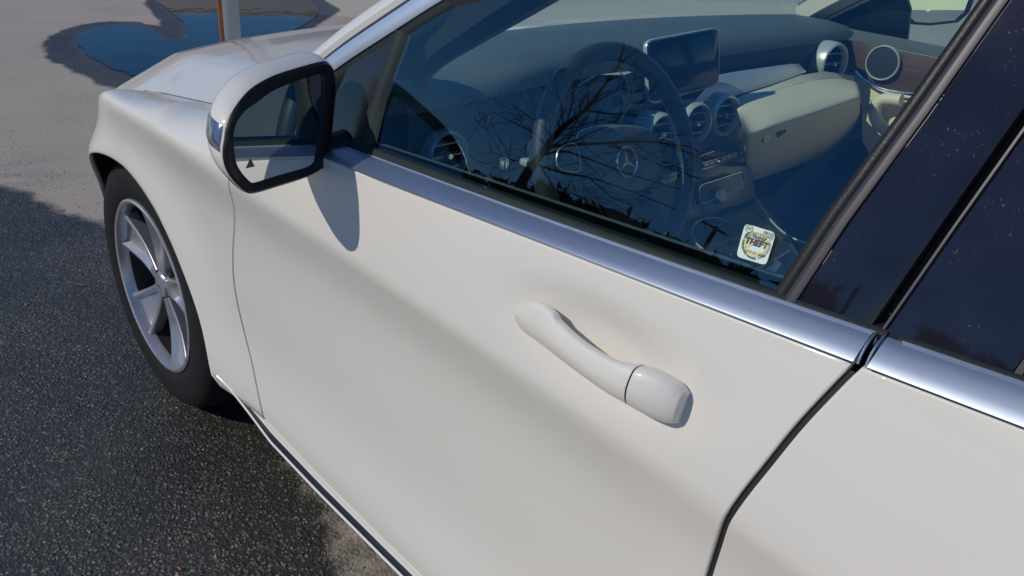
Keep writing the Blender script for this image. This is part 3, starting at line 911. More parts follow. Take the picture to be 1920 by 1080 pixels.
# the crease melts away towards the lamp: relax the columns there
for ci, c in enumerate(cols):
    xt = c[34][0]; it_ = int(max(0, (xt + .35)) * 60)
    for _ in range(it_):
        c[12:44] = [p * .5 + (c[k - 1] + c[k + 1]) * .25 for k, p in zip(range(12, 44), c[12:44])]
last = cols[-1]
for dx, dy, dz in ((.006, -.008, -.001), (.012, -.024, -.003), (.015, -.055, -.008), (.012, -.11, -.02)):
    cols.append([p + np.array([dx, dy * (1.0 if k < 34 else max(.15, 1 - (k - 34) / 12)), dz * (k / 45) * 2]) for k, p in enumerate(last)])
# inner return at the low edge
full = []
for c in cols:
    p = c[0]
    full.append([p + np.array([0, -.028 if p[0] < .1 else -.010, 0.004]), p + np.array([0, -.007, 0.0]), p + np.array([0, -.002, -.0015])] + c + [c[-1] + np.array([0, -.001, -.006]), c[-1] + np.array([0, -.001, -.02])])
c0_ = [p + np.array([-.0008, -.004, 0]) for p in full[0]]; c1_ = [p + np.array([-.0008, -.016, 0]) for p in full[0]]
full = [c1_, c0_] + full
loft('front_wing', full, 'white_paint', car, sharp=60)
# wheel arch liner
rg = []
for k in range(40):
    th = math.radians(185 - k * 150 / 39)
    x = 0.352 * math.cos(th); z = 0.325 + 0.352 * math.sin(th)
    rg.append([(x * 1.0, SY(x * 1.0, z) - (.030 if x < .1 else .012), z), (x * 1.04, .83 - max(0, x) * .1, .325 + (z - .325) * 1.04), (x * 1.06, .70, .325 + (z - .325) * 1.06), (x * 1.06, .55, .325 + (z - .325) * 1.06), (0, .55, .325)])
loft('wheel_arch_liner', rg, 'black_plastic', car)

# ---- nose (simplified but solid): outline in plan dropping to the ground clearance
plan = [(.28, .80), (.37, .72), (.48, .60), (.58, .45), (.66, .27), (.70, 0.0)]
plan = crom([(a, b, 0) for a, b in plan], 6)
plan = [(p[0], p[1]) for p in plan]; plan = plan + [(x, -y) for x, y in plan[-2::-1]]
rings = []
for z, k, dx in ((.20, .95, .02), (.30, 1.0, .06), (.45, 1.01, .07), (.58, 1.0, .055), (.66, .985, .02), (.72, .96, -.02), (.76, .93, -.06)):
    rings.append([(x + dx, y * k, z - (abs(y) * .02)) for x, y in plan])
loft('front_bumper', rings, 'white_paint', car)

# ---- bonnet
rows = []
xsH = list(np.linspace(-.62, .34, 46)) + list(np.linspace(.355, .48, 16)) + list(np.linspace(.49, .66, 12))
for x in xsH:
    yg = gap_y(x) - 0.004 if x < .36 else interp(x, [.36, .39, .41, .425, .44, .47, .53, .60, .66], [.766, .752, .728, .685, .625, .52, .35, .18, .05])
    row = []
    yr = interp(x, [-.6, 0.0, .20, .35, .7], [.70, .665, .635, .58, .50])
    ysl = [-yg] + list(-yg + (yg - yr) * np.array([.25, .5, .75])) + list(np.linspace(-yr, yr, 41)) + list(yr + (yg - yr) * np.array([.25, .5, .75])) + [yg]
    ysl = ysl if yr < yg - .005 else list(np.linspace(-yg, yg, 49))
    for y in ysl: row.append((x, y, hood_z(x, y) - (0.0)))
    row = [(x, -yg - .0005, hood_z(x, yg) - .03)] + row + [(x, yg + .0005, hood_z(x, yg) - .03)]
    rows.append(row)
loft('bonnet', rows, 'white_paint', car, sharp=50)
# dark seam between bonnet and wing
for s in (1, -1):
    c = [[(x, s * (gap_y(x) + .012), hood_z(x, gap_y(x)) - .034) for x in xsH if x < .25], [(x, s * (gap_y(x) - .012), hood_z(x, gap_y(x)) - .034) for x in xsH if x < .25]]
    loft('bonnet_seam', c, 'gap_dark', car)
for s in (1, -1):
    tube('bonnet_seam', [(x, s * (gap_y(x) - .0006), hood_z(x, gap_y(x)) - .0012) for x in xsH if x < .135], .0024, 'gap_dark', car, n=8)
# headlamp on the driver's corner
hl = [(.33, .775, .66), (.40, .71, .67), (.48, .61, .675), (.54, .53, .675), (.57, .52, .62), (.49, .64, .60), (.38, .76, .60)]
prism('headlight', hl, 0.02, 'lamp_chrome', car, bevel=.004)

# ---- mirrored right side: simple wing, doors
def right_side():
    cs = []
    for x in np.linspace(-3.6, .52, 90):
        col = []
        for z in np.linspace(.24, zb_f(x), 22):
            yy = SY(x, z)
            r0 = math.hypot(x, z - .325); r1 = math.hypot(x + 2.84, z - .325)
            col.append((x, -yy, z))
        if x > -.62:
            yg = gap_y(x); zg = hood_z(x, yg)
            col = [(x, -SY(x, z), z) for z in np.linspace(.24, min(zc_f(x), zb_f(x)), 22)] + [(x, -(yg + .06), zg + .0), (x, -(yg + .004), zg)]
        else:
            col += [(x, -GY_(x, zt_f(x)) - .004, zt_f(x)), (x, -GY_(x, zt_f(x)) + .03, zt_f(x))]
        cs.append(col)
    # cut wheel openings
    n = len(cs[0]); V = [p for c in cs for p in c]; F = []
    for i in range(len(cs) - 1):
        for j in range(n - 1):
            x = (cs[i][j][0] + cs[i + 1][j][0]) / 2; z = (cs[i][j][2] + cs[i][j + 1][2]) / 2
            if min(math.hypot(x, z - .325), math.hypot(x + 2.84, z - .325)) < .35: continue
            F.append((i * n + j, i * n + j + 1, (i + 1) * n + j + 1, (i + 1) * n + j))
    fix_normals(mesh_obj('right_body_side', V, F, 'white_paint', car))
right_side()
# left rear quarter
cs = []
for x in np.linspace(-3.6, -2.632, 40):
    cs.append([(x, SY(x, z), z) for z in np.linspace(.26, zb_f(x), 26)])
n = 26; V = [p for c in cs for p in c]; F = []
for i in range(len(cs) - 1):
    for j in range(n - 1):
        x = (cs[i][j][0] + cs[i + 1][j][0]) / 2; z = cs[i][j][2]
        if math.hypot(x + 2.84, z - .325) < .36: continue
        F.append((i * n + j, i * n + j + 1, (i + 1) * n + j + 1, (i + 1) * n + j))
fix_normals(mesh_obj('rear_quarter', V, F, 'white_paint', car))
# tail: boot and rear bumper
rings = []
for z, dx in ((.25, .04), (.5, 0), (.75, .02), (.95, .06), (1.02, .10)):
    rings.append([(-3.6 - (.28 - dx) * (1 - (abs(t)) ** 3), t * .86, z) for t in np.linspace(-1, 1, 25)])
loft('rear_bumper', rings, 'white_paint', car)
loft('boot_lid', [[(x, y, 1.02 + (x + 3.7) * .04) for y in np.linspace(-.84, .84, 12)] for x in np.linspace(-3.78, -3.05, 8)], 'white_paint', car)

# ---- roof, pillars, windscreen
roof_edge = [p for p in offset_curve(et, .0435)]
re3 = G3(roof_edge, -0.001)
roof_in = G3(offset_curve(et, .072), -0.006)
def mir(c): return [np.array([p[0], -p[1], p[2]]) for p in c]
loft('roof_rail', [G3(offset_curve(et, .0435), -.012), re3, G3(offset_curve(et, .050), .0035), G3(offset_curve(et, .060), .002), roof_in, [p + np.array([.004, -.006, -.014]) for p in roof_in]], 'white_paint', car)
r2 = [mir(c) for c in (G3(offset_curve(et, .0), 0), re3, G3(offset_curve(et, .050), .0035), roof_in)]
loft('roof_rail', r2, 'white_paint', car)
# roof skin between rails where z is high
sel = [i for i, p in enumerate(roof_in) if p[0] < -1.16 and p[0] > -2.42]
rows = []
for i in sel:
    p = roof_in[i]; rows.append([(p[0], t * p[1], p[2] + .035 * (1 - t * t)) for t in np.linspace(-1, 1, 25)])
loft('roof', rows, 'white_paint', car)
loft('headliner', [[(a[0], a[1] * .97, a[2] - .03) for a in r] for r in rows], 'cream_trim', car)
# windscreen: from cowl to roof
rows = []
for k in range(21):
    t = k / 20
    zi = .99 + (roof_in[sel[0]][2] - .99) * t
    # the rail point of that height
    j = min(range(len(roof_in)), key=lambda q: abs(roof_in[q][2] - zi) + (10 if roof_in[q][0] < -1.3 else 0))
    e_ = roof_in[j]; e_ = np.array([e_[0], e_[1] - .004, zi - 0.004])
    bow = .28 * (1 - t) + .12 * t
    rows.append([(e_[0] + bow * (1 - s * s) * .62, s * e_[1], zi + .012 * (1 - s * s)) for s in np.linspace(-1, 1, 31)])
loft('windscreen', rows, 'windshield', car)
rows_r = []
for k in range(11):
    t = k / 10; zi = 1.03 + .30 * t
    x0 = -2.50 - (1 - t) * .55
    rows_r.append([(x0 - .06 * (1 - s * s), s * (.60 + .12 * (1 - t)), zi) for s in np.linspace(-1, 1, 15)])
loft('rear_window', rows_r, 'rear_glass', car)
# cowl: black scuttle between bonnet and glass
cow = []
for s in np.linspace(-1, 1, 31):
    xb = -.68 + .28 * (1 - s * s) * .62
    yy = s * .775
    cow.append([(xb + .075, yy, hood_z(-.62, min(abs(yy), .775)) - .02 * 1), (xb + .03, yy, .958 + .006 * (1 - s * s)), (xb - .03, yy, .972 + .012 * (1 - s * s))])
loft('windscreen_cowl', cow, 'black_plastic', car)
# C pillar left + right glass on the far side
loft('rear_pillar', [[gpt(-2.60, z, 0) for z in np.linspace(1.03, 1.12, 6)], [gpt(-2.95, 1.0 + .02 * k, -.02) for k in range(6)]], 'white_paint', car)

# interior A-pillar trims
ip = G3(offset_curve(et, -.010), -.014); ip2 = G3(offset_curve(et, .066), -.02)
i1 = [i for i, p in enumerate(ip) if p[0] > -1.5]
ip = [ip[i] for i in i1]; ip2 = [ip2[i] for i in i1]
ipm = [(a + b) / 2 + np.array([0, -.022, -.008]) for a, b in zip(ip, ip2)]
def yp(pts, y): return crom([onplane(u, v, (0, y, 1), (0, 1, 0)) for u, v in pts], 6)
pa = yp([(770, 150), (792, 118), (850, 74), (930, 20), (1010, -30), (1120, -95)], .765)
pb = yp([(780, 158), (815, 132), (880, 88), (955, 44), (1033, -2), (1130, -62)], .715)
pc = yp([(795, 160), (830, 126), (893, 88), (968, 46), (1046, 2), (1140, -56)], .690)
pd = [p + np.array([.02, .012, .02]) for p in pc]
gA = yp([(735, 150), (748, 95), (785, 46), (835, 5), (890, -40), (990, -115)], .775)
loft('pillar_trim', [gA, pa, pb], 'dash_dark', car)
loft('pillar_trim_lit_edge', [pb, pc, pd], 'dash_black', car)  # sunlit edge of the trim, its brightness put in as a lighter material
o = loft('pillar_trim', [mir(ip), mir(ipm), mir(ip2)], 'cream_trim', car)
# far side window frame + dark B pillar
far = empty('passenger_door'); far.parent = car
pf = offset_curve(et, .0)
loft('window_frame', [mir(G3(offset_curve(et, -.014), -.004)), mir(G3(et, -.022)), mir(G3(offset_curve(et, .03), -.022))], 'black_plastic', far)
cs = [[], []]
for z in np.linspace(.98, 1.33, 10):
    cs[0].append(gpt(-1.58, z, -.01) * np.array([1, -1, 1])); cs[1].append(gpt(-1.72, z, -.01) * np.array([1, -1, 1]))
loft('pillar_panel', cs, 'cream_trim', car)
rows = []
for k in range(12):
    z0 = k / 11
    rows.append([np.array([x, -1, 1]) * gpt(1, 0)[0] if False else (lambda p: np.array([p[0], -p[1], p[2]]))(gpt(x, (zt_f(x)) + (min(interp(x, [p[0] for p in et][::-1], [p[1] for p in et][::-1]), 1.34) - zt_f(x)) * z0, -.004) + np.array([0, .05 * (x + .86), 0])) for x in np.linspace(-.86, -1.58, 30)])
loft('window_glass', rows, 'windshield', far)
# far sail
prism('mirror_sail', [(p[0], -p[1], p[2]) for p in G3([(-.776, 1.027), (-.874, 1.092), (-.935, 1.13), (-.97, 1.06), (-.975, .942), (-.76, .932), (-.70, .97)], 0)], .01, 'black_plastic', far)

# ---- wing mirror (driver's side)
wm = empty('wing_mirror'); wm.parent = car
MP0 = np.array([-.852, .97, .98]); MN = np.array([-.950, -.272, .120]); MN /= np.linalg.norm(MN)
mpl = lambda pts, d=0.0: [onplane(u, v, MP0 + MN * d, MN) for u, v in pts]
bez_o = [(422, 259), (425, 238), (433, 216), (448, 192), (468, 169), (493, 152), (521, 139), (562, 126), (605, 115), (618, 119), (626, 131), (629, 148), (629, 180), (626, 213), (622, 256), (616, 294), (605, 315), (573, 333), (524, 349), (475, 363), (461, 359), (448, 348), (436, 335), (426, 319), (420, 300), (419, 280)]
glass_o = [(438, 255), (440, 241), (447, 224), (462, 206), (482, 192), (500, 178), (521, 166), (562, 150), (600, 138), (607, 139), (610, 146), (610, 170), (609, 196), (606, 226), (602, 250), (599, 278), (595, 301), (589, 309), (577, 315), (526, 329), (478, 343), (470, 341), (463, 335), (452, 322), (443, 305), (439, 280)]
def closed_crom(P, n): 
    P = [np.array(p, float) for p in P]; N = len(P); out = []
    for i in range(N):
        a0, a1, a2, a3 = P[i - 1], P[i], P[(i + 1) % N], P[(i + 2) % N]
        for k in range(n):
            t = k / n
            out.append(0.5 * ((2 * a1) + (-a0 + a2) * t + (2 * a0 - 5 * a1 + 4 * a2 - a3) * t * t + (-a0 + 3 * a1 - 3 * a2 + a3) * t ** 3))
    return out
def resample(P, n):
    P = [np.array(p) for p in P]; P.append(P[0]); d = [0]
    for i in range(1, len(P)): d.append(d[-1] + np.linalg.norm(P[i] - P[i - 1]))
    out = []
    for k in range(n):
        s = d[-1] * k / n; out.append(np.array([np.interp(s, d, [p[j] for p in P]) for j in range(3)]))
    return out
BO = resample(closed_crom(mpl(bez_o), 4), 96); 
cB = sum(BO) / 96
GO = closed_crom(mpl(glass_o), 4)
# match by angle about the centre
s_, t_, a_ = frame(MN)
def ang(p, c): d = p - c; return math.atan2(d @ t_, d @ s_)
def by_angle(P, c, angs):
    A = sorted([(ang(p, c), i) for i, p in enumerate(P)]); aa = [a for a, _ in A]; PP = [P[i] for _, i in A]
    aa = [aa[-1] - 2 * math.pi] + aa + [aa[0] + 2 * math.pi]; PP = [PP[-1]] + PP + [PP[0]]
    return [np.array([np.interp(a, aa, [p[j] for p in PP]) for j in range(3)]) for a in angs]
cG = sum(GO) / len(GO)
angs = [ang(p, cG) for p in BO]
GOr = by_angle(GO, cG, angs)
GOi = [p - MN * .007 for p in GOr]
lip = [b + (g_ - b) * .22 + MN * .0035 for b, g_ in zip(BO, GOr)]
lip2 = [b + (g_ - b) * .7 + MN * .0015 for b, g_ in zip(BO, GOr)]
loft('mirror_bezel', [[p - MN * .012 + (p - cB) * -.01 for p in BO], [p - MN * .003 for p in BO], BO, lip, lip2, GOr, GOi], 'black_plastic', wm, closed=True, sharp=60)
# the glass is set inside the bezel at its own angle
MG = np.array([-.925, -.37, .105]); MG /= np.linalg.norm(MG)
def to_plane(p, c, n): return p + MN * (((c - p) @ n) / (MN @ n))
gc = cG - MN * .0045
gl = [to_plane(c_ + (p - c_) * 1.015, gc - MN * 0.0, MG * .25 + MN * .75) for p, c_ in zip(GOr, [cG] * 96)]
nn = MG * .25 + MN * .75
MIRN = np.array([-.946, -.286, .126]); MIRN /= np.linalg.norm(MIRN)
gl = [to_plane(cG + (p - cG) * 1.012, cG - MN * .0026, MIRN) for p in GOr]
# only lightly turned: limit the depth by blending
mesh_obj('mirror_glass', gl, [tuple(range(96))], 'mirror_silver', wm, False)
tri = [(470, 297), (461, 316), (478, 312)]
tp = [onplane(u, v, cG - MN * .0026 + MIRN * .0004, MIRN) for u, v in tri]
mesh_obj('warning_triangle', tp, [(0, 1, 2)], 'indicator_grey', wm, False)
# housing shell
FW = np.array([1.0, 0.10, 0.02]); FW /= np.linalg.norm(FW)
up_ = np.array([0, 0, 1.0]); outw = np.array([0, 1.0, 0])
def hring(d, sc, sh=0, n=96):
    return [cB + (p - cB) * sc + FW * d + np.array(sh) for p in BO]
prof = [(.000, .985, (0, 0, 0)), (.003, 1.008, (0, 0, 0)), (.012, 1.02, (0, 0, .002)), (.028, 1.01, (0, 0, .005)), (.046, .96, (0, -.002, .007)), (.064, .86, (0, -.005, .008)), (.080, .72, (0, -.008, .006)), (.093, .50, (0, -.010, .004)), (.099, .28, (0, -.011, .003)), (.101, .02, (0, -.012, .002))]
P2 = crom([np.array([a, b, *c]) for a, b, c in prof], 3)
hr = [hring(q[0], q[1], q[2:5]) for q in P2]
loft('mirror_housing', hr, 'white_paint', wm, closed=True, sharp=70)
# lamp strip wrapped round the outer edge
def pick_idx():
    tgt = [onplane(u, v, MP0, MN) for u, v in ((404, 236), (399, 300))]
    a1, a2 = ang(tgt[0], cG), ang(tgt[1], cG)
    return a1, a2
a1, a2 = pick_idx()
A_ = [ang(p, cG) for p in BO]
lo, hi = min(a1, a2), max(a1, a2)
if hi - lo > math.pi: ids = [i for i, a in enumerate(A_) if a > hi or a < lo]
else: ids = [i for i, a in enumerate(A_) if lo <= a <= hi]
# order contiguous
ids = sorted(ids)
for k in range(1, len(ids)):
    if ids[k] - ids[k - 1] > 1: ids = ids[k:] + ids[:k]; break
sel_r = [r for r in hr[4:17]]
lc = []
for q, r in enumerate(sel_r):
    w_ = math.sin(math.pi * (q + .0) / (len(sel_r) - 1))
    row = []
    m_ = len(ids)
    for k, i in enumerate(ids):
        kk = (k / (m_ - 1) - .5)
        j = ids[0] + 0
        p = r[i]; dr = (p - cB) - FW * ((p - cB) @ FW); dr /= np.linalg.norm(dr)
        row.append(p + dr * (.0004 + .0022 * (w_ ** .5) * (1 - (2 * kk) ** 6)))
    lc.append(row)
loft('turn_signal', lc, 'lamp_chrome', wm)
# foot
foot = crom([(-.80, .905, .925), (-.805, .885, .922), (-.812, .862, .926), (-.82, .84, .932)], 4)
tube('mirror_foot', foot, [.020, .021, .021, .021, .022, .022, .022, .023, .023, .023, .024, .024, .024], 'black_plastic', wm, n=16, flat=.7)
# foot cover running back on to the belt line
cs = []
for x in np.linspace(-.70, -.925, 24):
    t = (-.70 - x) / .225; zb, zt = zb_f(x) - .004 * (1 - t), zt_f(x) + .004
    p0 = np.array([x, SY(x, zb) + .002, zb]); p1 = np.array([x, GY_(x, zt) + .004, max(zt, zb + .008)])
    d = p1 - p0; nr = np.array([0, d[2], -d[1]]); nr /= np.linalg.norm(nr)
    cs.append([p0 + d * s + nr * (.0030 * math.sin(math.pi * min(1, s + .02)) + .0012) for s in (0, .2, .5, .8, 1)])
loft('mirror_foot_cover', cs[:11], 'black_plastic', wm, caps=False)

# ---- far wing mirror
fm = empty('wing_mirror'); fm.parent = car
fo = [(1695, -30), (1698, 10), (1706, 32), (1716, 41), (1745, 43), (1790, 38), (1808, 22), (1818, -5), (1822, -40)]
P0f = np.array([-.97, -1.02, 1.05]); Nf = np.array([-.93, .30, .08]); Nf /= np.linalg.norm(Nf)
fp = [onplane(u, v, P0f, Nf) for u, v in fo]
cf = sum(fp) / len(fp)
mesh_obj('mirror_glass', fp, [tuple(range(len(fp)))], 'mirror_silver', fm, False)
fpo = [cf + (p - cf) * 1.16 for p in fp]
loft('mirror_housing', [[cf + (p - cf) * 1.0 + Nf * .001 for p in fp], [p + Nf * .002 for p in fpo], [cf + (p - cf) * 1.22 + np.array([.03, 0, 0]) for p in fp], [cf + (p - cf) * 1.1 + np.array([.08, 0, 0]) for p in fp], [cf + (p - cf) * .2 + np.array([.12, 0, 0]) for p in fp]], 'black_plastic', fm, closed=True)

# ---- wheels
def make_wheel(side=1):
    w = empty('front_wheel'); w.parent = car
    yo = .862
    c = (0, yo, .326)
    prof = [(.219, -.020), (.222, -.004), (.231, .002), (.252, .005), (.275, .006), (.297, .002), (.311, -.006), (.319, -.015), (.3235, -.028), (.3255, -.045), (.326, -.11), (.3255, -.175), (.319, -.205), (.29, -.222), (.24, -.215), (.219, -.20)]
    lathe('tyre', c, (0, 1, 0), prof, 'tyre_rubber', w, 96)
    # tread blocks on the shoulder
    V, F = [], []
    for k in range(72):
        th = 2 * math.pi * k / 72
        for (y0, y1, r0) in ((-.020, -.060, .3285), (-.072, -.105, .3300), (-.115, -.150, .3300)):
            b0 = len(V); d = .010
            for (yy, tt, rr) in ((y0, -d, r0 - (0.006 if y0 == -.020 else 0)), (y0, d * 1.1, r0 - (0.006 if y0 == -.020 else 0)), (y1, d * 1.2, r0), (y1, -d, r0)):
                a = th + tt / .326
                V.append((rr * math.cos(a), yo + yy, .326 + rr * math.sin(a)))
            for q in range(4):
                p = V[b0 + q]; V.append((p[0] * .985, p[1], .326 + (p[2] - .326) * .985))
            F.append((b0, b0 + 1, b0 + 2, b0 + 3))
            for q in range(4): F.append((b0 + q, b0 + (q + 1) % 4, b0 + 4 + (q + 1) % 4, b0 + 4 + q))
    t = mesh_obj('tread', V, F, 'tyre_rubber', w, False); t['kind'] = 'stuff'
    # sidewall ring and rim lip
    lathe('rim', c, (0, 1, 0), [(.2065, -.024), (.208, -.008), (.2115, .002), (.2175, .0045), (.2225, .002), (.224, -.006), (.219, -.02), (.213, -.026), (.2065, -.024)], 'alloy', w, 80)
    lathe('wheel_barrel', c, (0, 1, 0), [(.2070, -.0235), (.2055, -.10), (.2045, -.20), (.219, -.20)], 'dark_metal', w, 60)
    # five broad forked spokes
    for k in range(5):
        th = math.radians(90 + 72 * k + 8)
        ca, sa = math.cos(th), math.sin(th)
        def P(r, t, y): return (r * ca - t * sa, yo + y, .326 + r * sa + t * ca)
        # cross sections along the radius: flat spoke with raised edges and central groove
        rings = []
        for r in np.linspace(.035, .212, 15):
            q = (r - .035) / .177
            hw = .020 + .046 * q ** 1.1
            yy = -.026 + .020 * q - .008 * math.sin(math.pi * q)
            gr = .014 * min(1, max(0, (q - .12) / .25))       # groove depth
            rw = .007 + .004 * q                              # ridge width
            rings.append([P(r, -hw, yy - .030), P(r, -hw, yy - .002), P(r, -hw + .002, yy), P(r, -hw + rw, yy + .001), P(r, -hw + rw + .009, yy - gr), P(r, 0, yy - gr * 1.15), P(r, hw - rw - .009, yy - gr), P(r, hw - rw, yy + .001), P(r, hw - .002, yy), P(r, hw, yy - .002), P(r, hw, yy - .030)])
        loft('spoke', rings, 'alloy', w, closed=True, sharp=28)
    lathe('hub', c, (0, 1, 0), [(.001, -.020), (.020, -.020), (.031, -.022), (.033, -.026), (.040, -.032), (.055, -.036), (.060, -.06)], 'alloy', w, 40)
    # star emblem on the hub
    for k in range(3):
        a = math.radians(90 + 120 * k)
        q = [(.017 * math.cos(a), .017 * math.sin(a)), (.003 * math.cos(a + 1.05), .003 * math.sin(a + 1.05)), (0, 0), (.003 * math.cos(a - 1.05), .003 * math.sin(a - 1.05))]
        prism('hub_badge', [(x, yo - .0185, .326 + z) for x, z in q], .0015, 'chrome', w)
    for k in range(5):
        a = math.radians(90 + 72 * k + 44)
        lathe('wheel_bolt', (.050 * math.cos(a), yo - .040, .326 + .050 * math.sin(a)), (0, 1, 0), [(.001, .006), (.007, .006), (.009, .003), (.009, -.01)], 'dark_metal', w, 12)
    lathe('brake_disc', (0, yo - .085, .326), (0, 1, 0), [(.05, .002), (.075, .002), (.078, .0), (.148, 0), (.150, -.003), (.150, -.022), (.05, -.022)], 'brake_steel', w, 60)
    lathe('brake_shield', (0, yo - .112, .326), (0, 1, 0), [(.03, 0), (.2035, 0), (.2035, -.02)], 'dark_metal', w, 40)
    # caliper
    cp = [(-.150, .27), (-.165, .33), (-.158, .39), (-.13, .43), (-.10, .41), (-.112, .36), (-.115, .31), (-.11, .28)]
    prism('brake_caliper', [(x, yo - .062, z) for x, z in cp], -.06 if False else .05, 'dark_metal', w, bevel=.006)
    return w
fw = make_wheel()
STEER = math.radians(-1.5); PV = Vector((0, .76, .326))
def copy_tree(o, parent, off=None):
    c = o.copy(); COL.objects.link(c); c.parent = parent
    if off is not None: c.location = off
    for ch in o.children: copy_tree(ch, c)
    return c
w2 = copy_tree(fw, car, (-2.84, 0.0, 0)); w2.name = 'rear_wheel'
w3 = copy_tree(fw, car, (0, 0, 0)); w3.name = 'front_wheel.001'; w3.rotation_euler = (0, 0, math.pi)
fw.rotation_euler = (0, 0, STEER); fw.location = PV - Matrix.Rotation(STEER, 3, 'Z') @ PV + Vector((.022, 0, 0))
w4 = copy_tree(w2, car, (-2.84, 0, 0)); w4.name = 'rear_wheel.001'; w4.rotation_euler = (0, 0, math.pi)

# underbody
box('underbody', (-1.45, 0, .26), (3.9, 1.55, .10), 'dark_metal', car, bevel=.02)

# ------------------------------------------------------------ interior
# dashboard: profile extruded across, following pixels measured on the passenger side
dash = empty('dashboard'); dash.parent = car
def dprof(y, k=0.0):
    # (x, z) from windscreen base back and down
    bow = -.03 * (abs(y) / .7) ** 2
    return [(-.42 + bow * 3.2, .955), (-.46 + bow * 3, .985), (-.60 + bow * 2, 1.003), (-.74 + bow, 1.005), (-.80 + bow, .998), (-.822 + bow, .985), (-.83 + bow, .97)]
ys = list(np.linspace(-.76, .76, 61))
def binn(y): return 0.030 * math.exp(-((y - .40) / .19) ** 4)    # instrument hood swelling in front of the driver
rows = []
for y in ys:
    h_ = binn(y); r = []
    for i, (x, z) in enumerate(dprof(y)):
        w_ = [0, .15, .6, 1, 1, .9, .7][i]
        r.append((x - h_ * w_ * 1.6, y, z + h_ * w_ * .8))
    rows.append(r)
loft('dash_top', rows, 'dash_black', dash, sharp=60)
# round speaker / sensor mounds print on the dash top
rows = []
for y in ys:
    h_ = binn(y); bow = -.03 * (abs(y) / .7) ** 2; x0 = -.83 + bow - h_ * 1.1
    rows.append([(x0, y, .97), (x0 - .004, y, .950), (x0 + .004, y, .90), (x0 + .02, y, .80), (x0 + .05, y, .60), (x0 + .12, y, .48)])
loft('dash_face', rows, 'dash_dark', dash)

def face_pts(pts, x, tilt):
    return [onplane(u, v, (x, 0, .9), (1, 0, tilt)) for u, v in pts]
# satin strip on the passenger side
top = face_pts([(1338, 142), (1380, 134), (1430, 127), (1480, 120), (1498, 119), (1506, 128), (1507, 136)], -.868, -.25)
low = face_pts([(1300, 192), (1340, 188), (1390, 176), (1440, 161), (1480, 147), (1500, 139), (1507, 137)], -.905, -.25)
mid = [(a + b) / 2 + np.array([-.006, 0, .004]) for a, b in zip(top, low)]
loft('trim_strip', [top, mid, low], 'dash_silver', dash)
# brown-grey shelf under it, then the beige glove box in two facets
sh1 = [p + np.array([-.002, 0, -.002]) for p in face_pts([(1372, 184), (1382, 181), (1392, 176), (1440, 161), (1500, 139), (1545, 132), (1600, 140)], -.905, -.25)]
sh2 = face_pts([(1376, 198), (1384, 195), (1394, 190), (1430, 175), (1500, 156), (1550, 150), (1604, 158)], -.925, -.25)
loft('glove_box_shelf', [sh1, sh2], 'beige_leather', dash)
gb = empty('glove_box'); gb.parent = dash
r1 = face_pts([(1380, 200), (1390, 190), (1430, 176), (1500, 157), (1560, 148), (1600, 152), (1610, 160)], -.930, -.15)
r2 = face_pts([(1390, 232), (1408, 240), (1450, 224), (1510, 205), (1570, 186), (1605, 176), (1613, 178)], -1.03, -.15)
r3 = face_pts([(1392, 250), (1408, 262), (1450, 250), (1510, 232), (1570, 212), (1605, 200), (1613, 200)], -1.035, 0)
r4 = face_pts([(1396, 300), (1405, 312), (1450, 300), (1510, 282), (1560, 264), (1598, 235), (1612, 212)], -.975, .2)
r5 = face_pts([(1396, 330), (1410, 338), (1450, 326), (1510, 305), (1560, 285), (1598, 255), (1612, 225)], -.90, .2)
G_rows = [crom(r, 5) for r in (r1, r2, r3, r4, r5)]
G2 = []
for j in range(len(G_rows[0])):
    G2.append(crom([r[j] for r in G_rows], 6))
loft('glove_box_lid', G2, 'beige_leather', gb, sharp=80) if False else loft('glove_box_lid', G2, 'beige_leather', dash, sharp=80)
gb_parent = gb; bpy.data.objects.remove(gb)
# lock and latch
pl = onplane(1434, 259, (-1.030, 0, .8), (1, 0, 0))
lathe('glove_box_lock', pl, (-1, 0, 0), [(.0005, .003), (.004, .003), (.0045, .0045), (.0085, .0045), (.0095, .002), (.0095, -.01)], 'dash_silver', dash, 24)
hp = [onplane(u, v, (-1.036, 0, .8), (1, 0, 0)) for u, v in ((1456, 244), (1474, 237), (1474, 248), (1460, 258))]
prism('glove_box_latch', hp, .004, 'dash_dark', dash, bevel=.001)

# air vents: turbine rings
def vent(u, v, x, r, depth, nlook=(-1, 0.12, 0.10), parent=car, blades=3, knob=True):
    w = empty('air_vent'); w.parent = parent
    c = onplane(u, v, (x, 0, .9), (1, 0, -.1)); ax = np.array(nlook, float); ax /= np.linalg.norm(ax)
    lathe('vent_ring', c, ax, [(r * .85, -.02), (r * .85, -.002), (r * .88, .002), (r * .92, .003), (r * .99, .000), (r * 1.03, -.008), (r * 1.05, -.03), (r * .98, -depth)], 'dash_silver', w, 48)
    lathe('vent_throat', c, ax, [(r * .86, -.004), (r * .84, -.03), (.001, -.032)], 'gloss_trim', w, 32)
    s, t, a = frame(ax)
    for k in range(blades):
        h = (k - (blades - 1) / 2) * r * .48; L_ = math.sqrt(max(1e-6, (r * .80) ** 2 - h * h))
        q = [c + t * h - s * L_ - a * .006, c + t * h + s * L_ - a * .006, c + t * h + s * L_ - a * .022, c + t * h - s * L_ - a * .022]
        prism('vent_blade', q, .0014, 'dash_silver' if True else '', w)
    if knob:
        lathe('vent_knob', c - a * .006 - t * 0.0, ax, [(.0005, .010), (.004, .010), (.0062, .006), (.0062, 0), (.005, -.004)], 'chrome', w, 16)
        box('vent_knob', c + a * .001, (.006, .012, .007), 'chrome', w, rot=Matrix((tuple(a), tuple(s), tuple(t))).transposed(), bevel=.0015)
    return w
vent(1364, 217, -.935, .0440, .055)
vent(1309, 232, -.935, .0430, .05)
vent(1243, 252, -.935, .0405, .05)
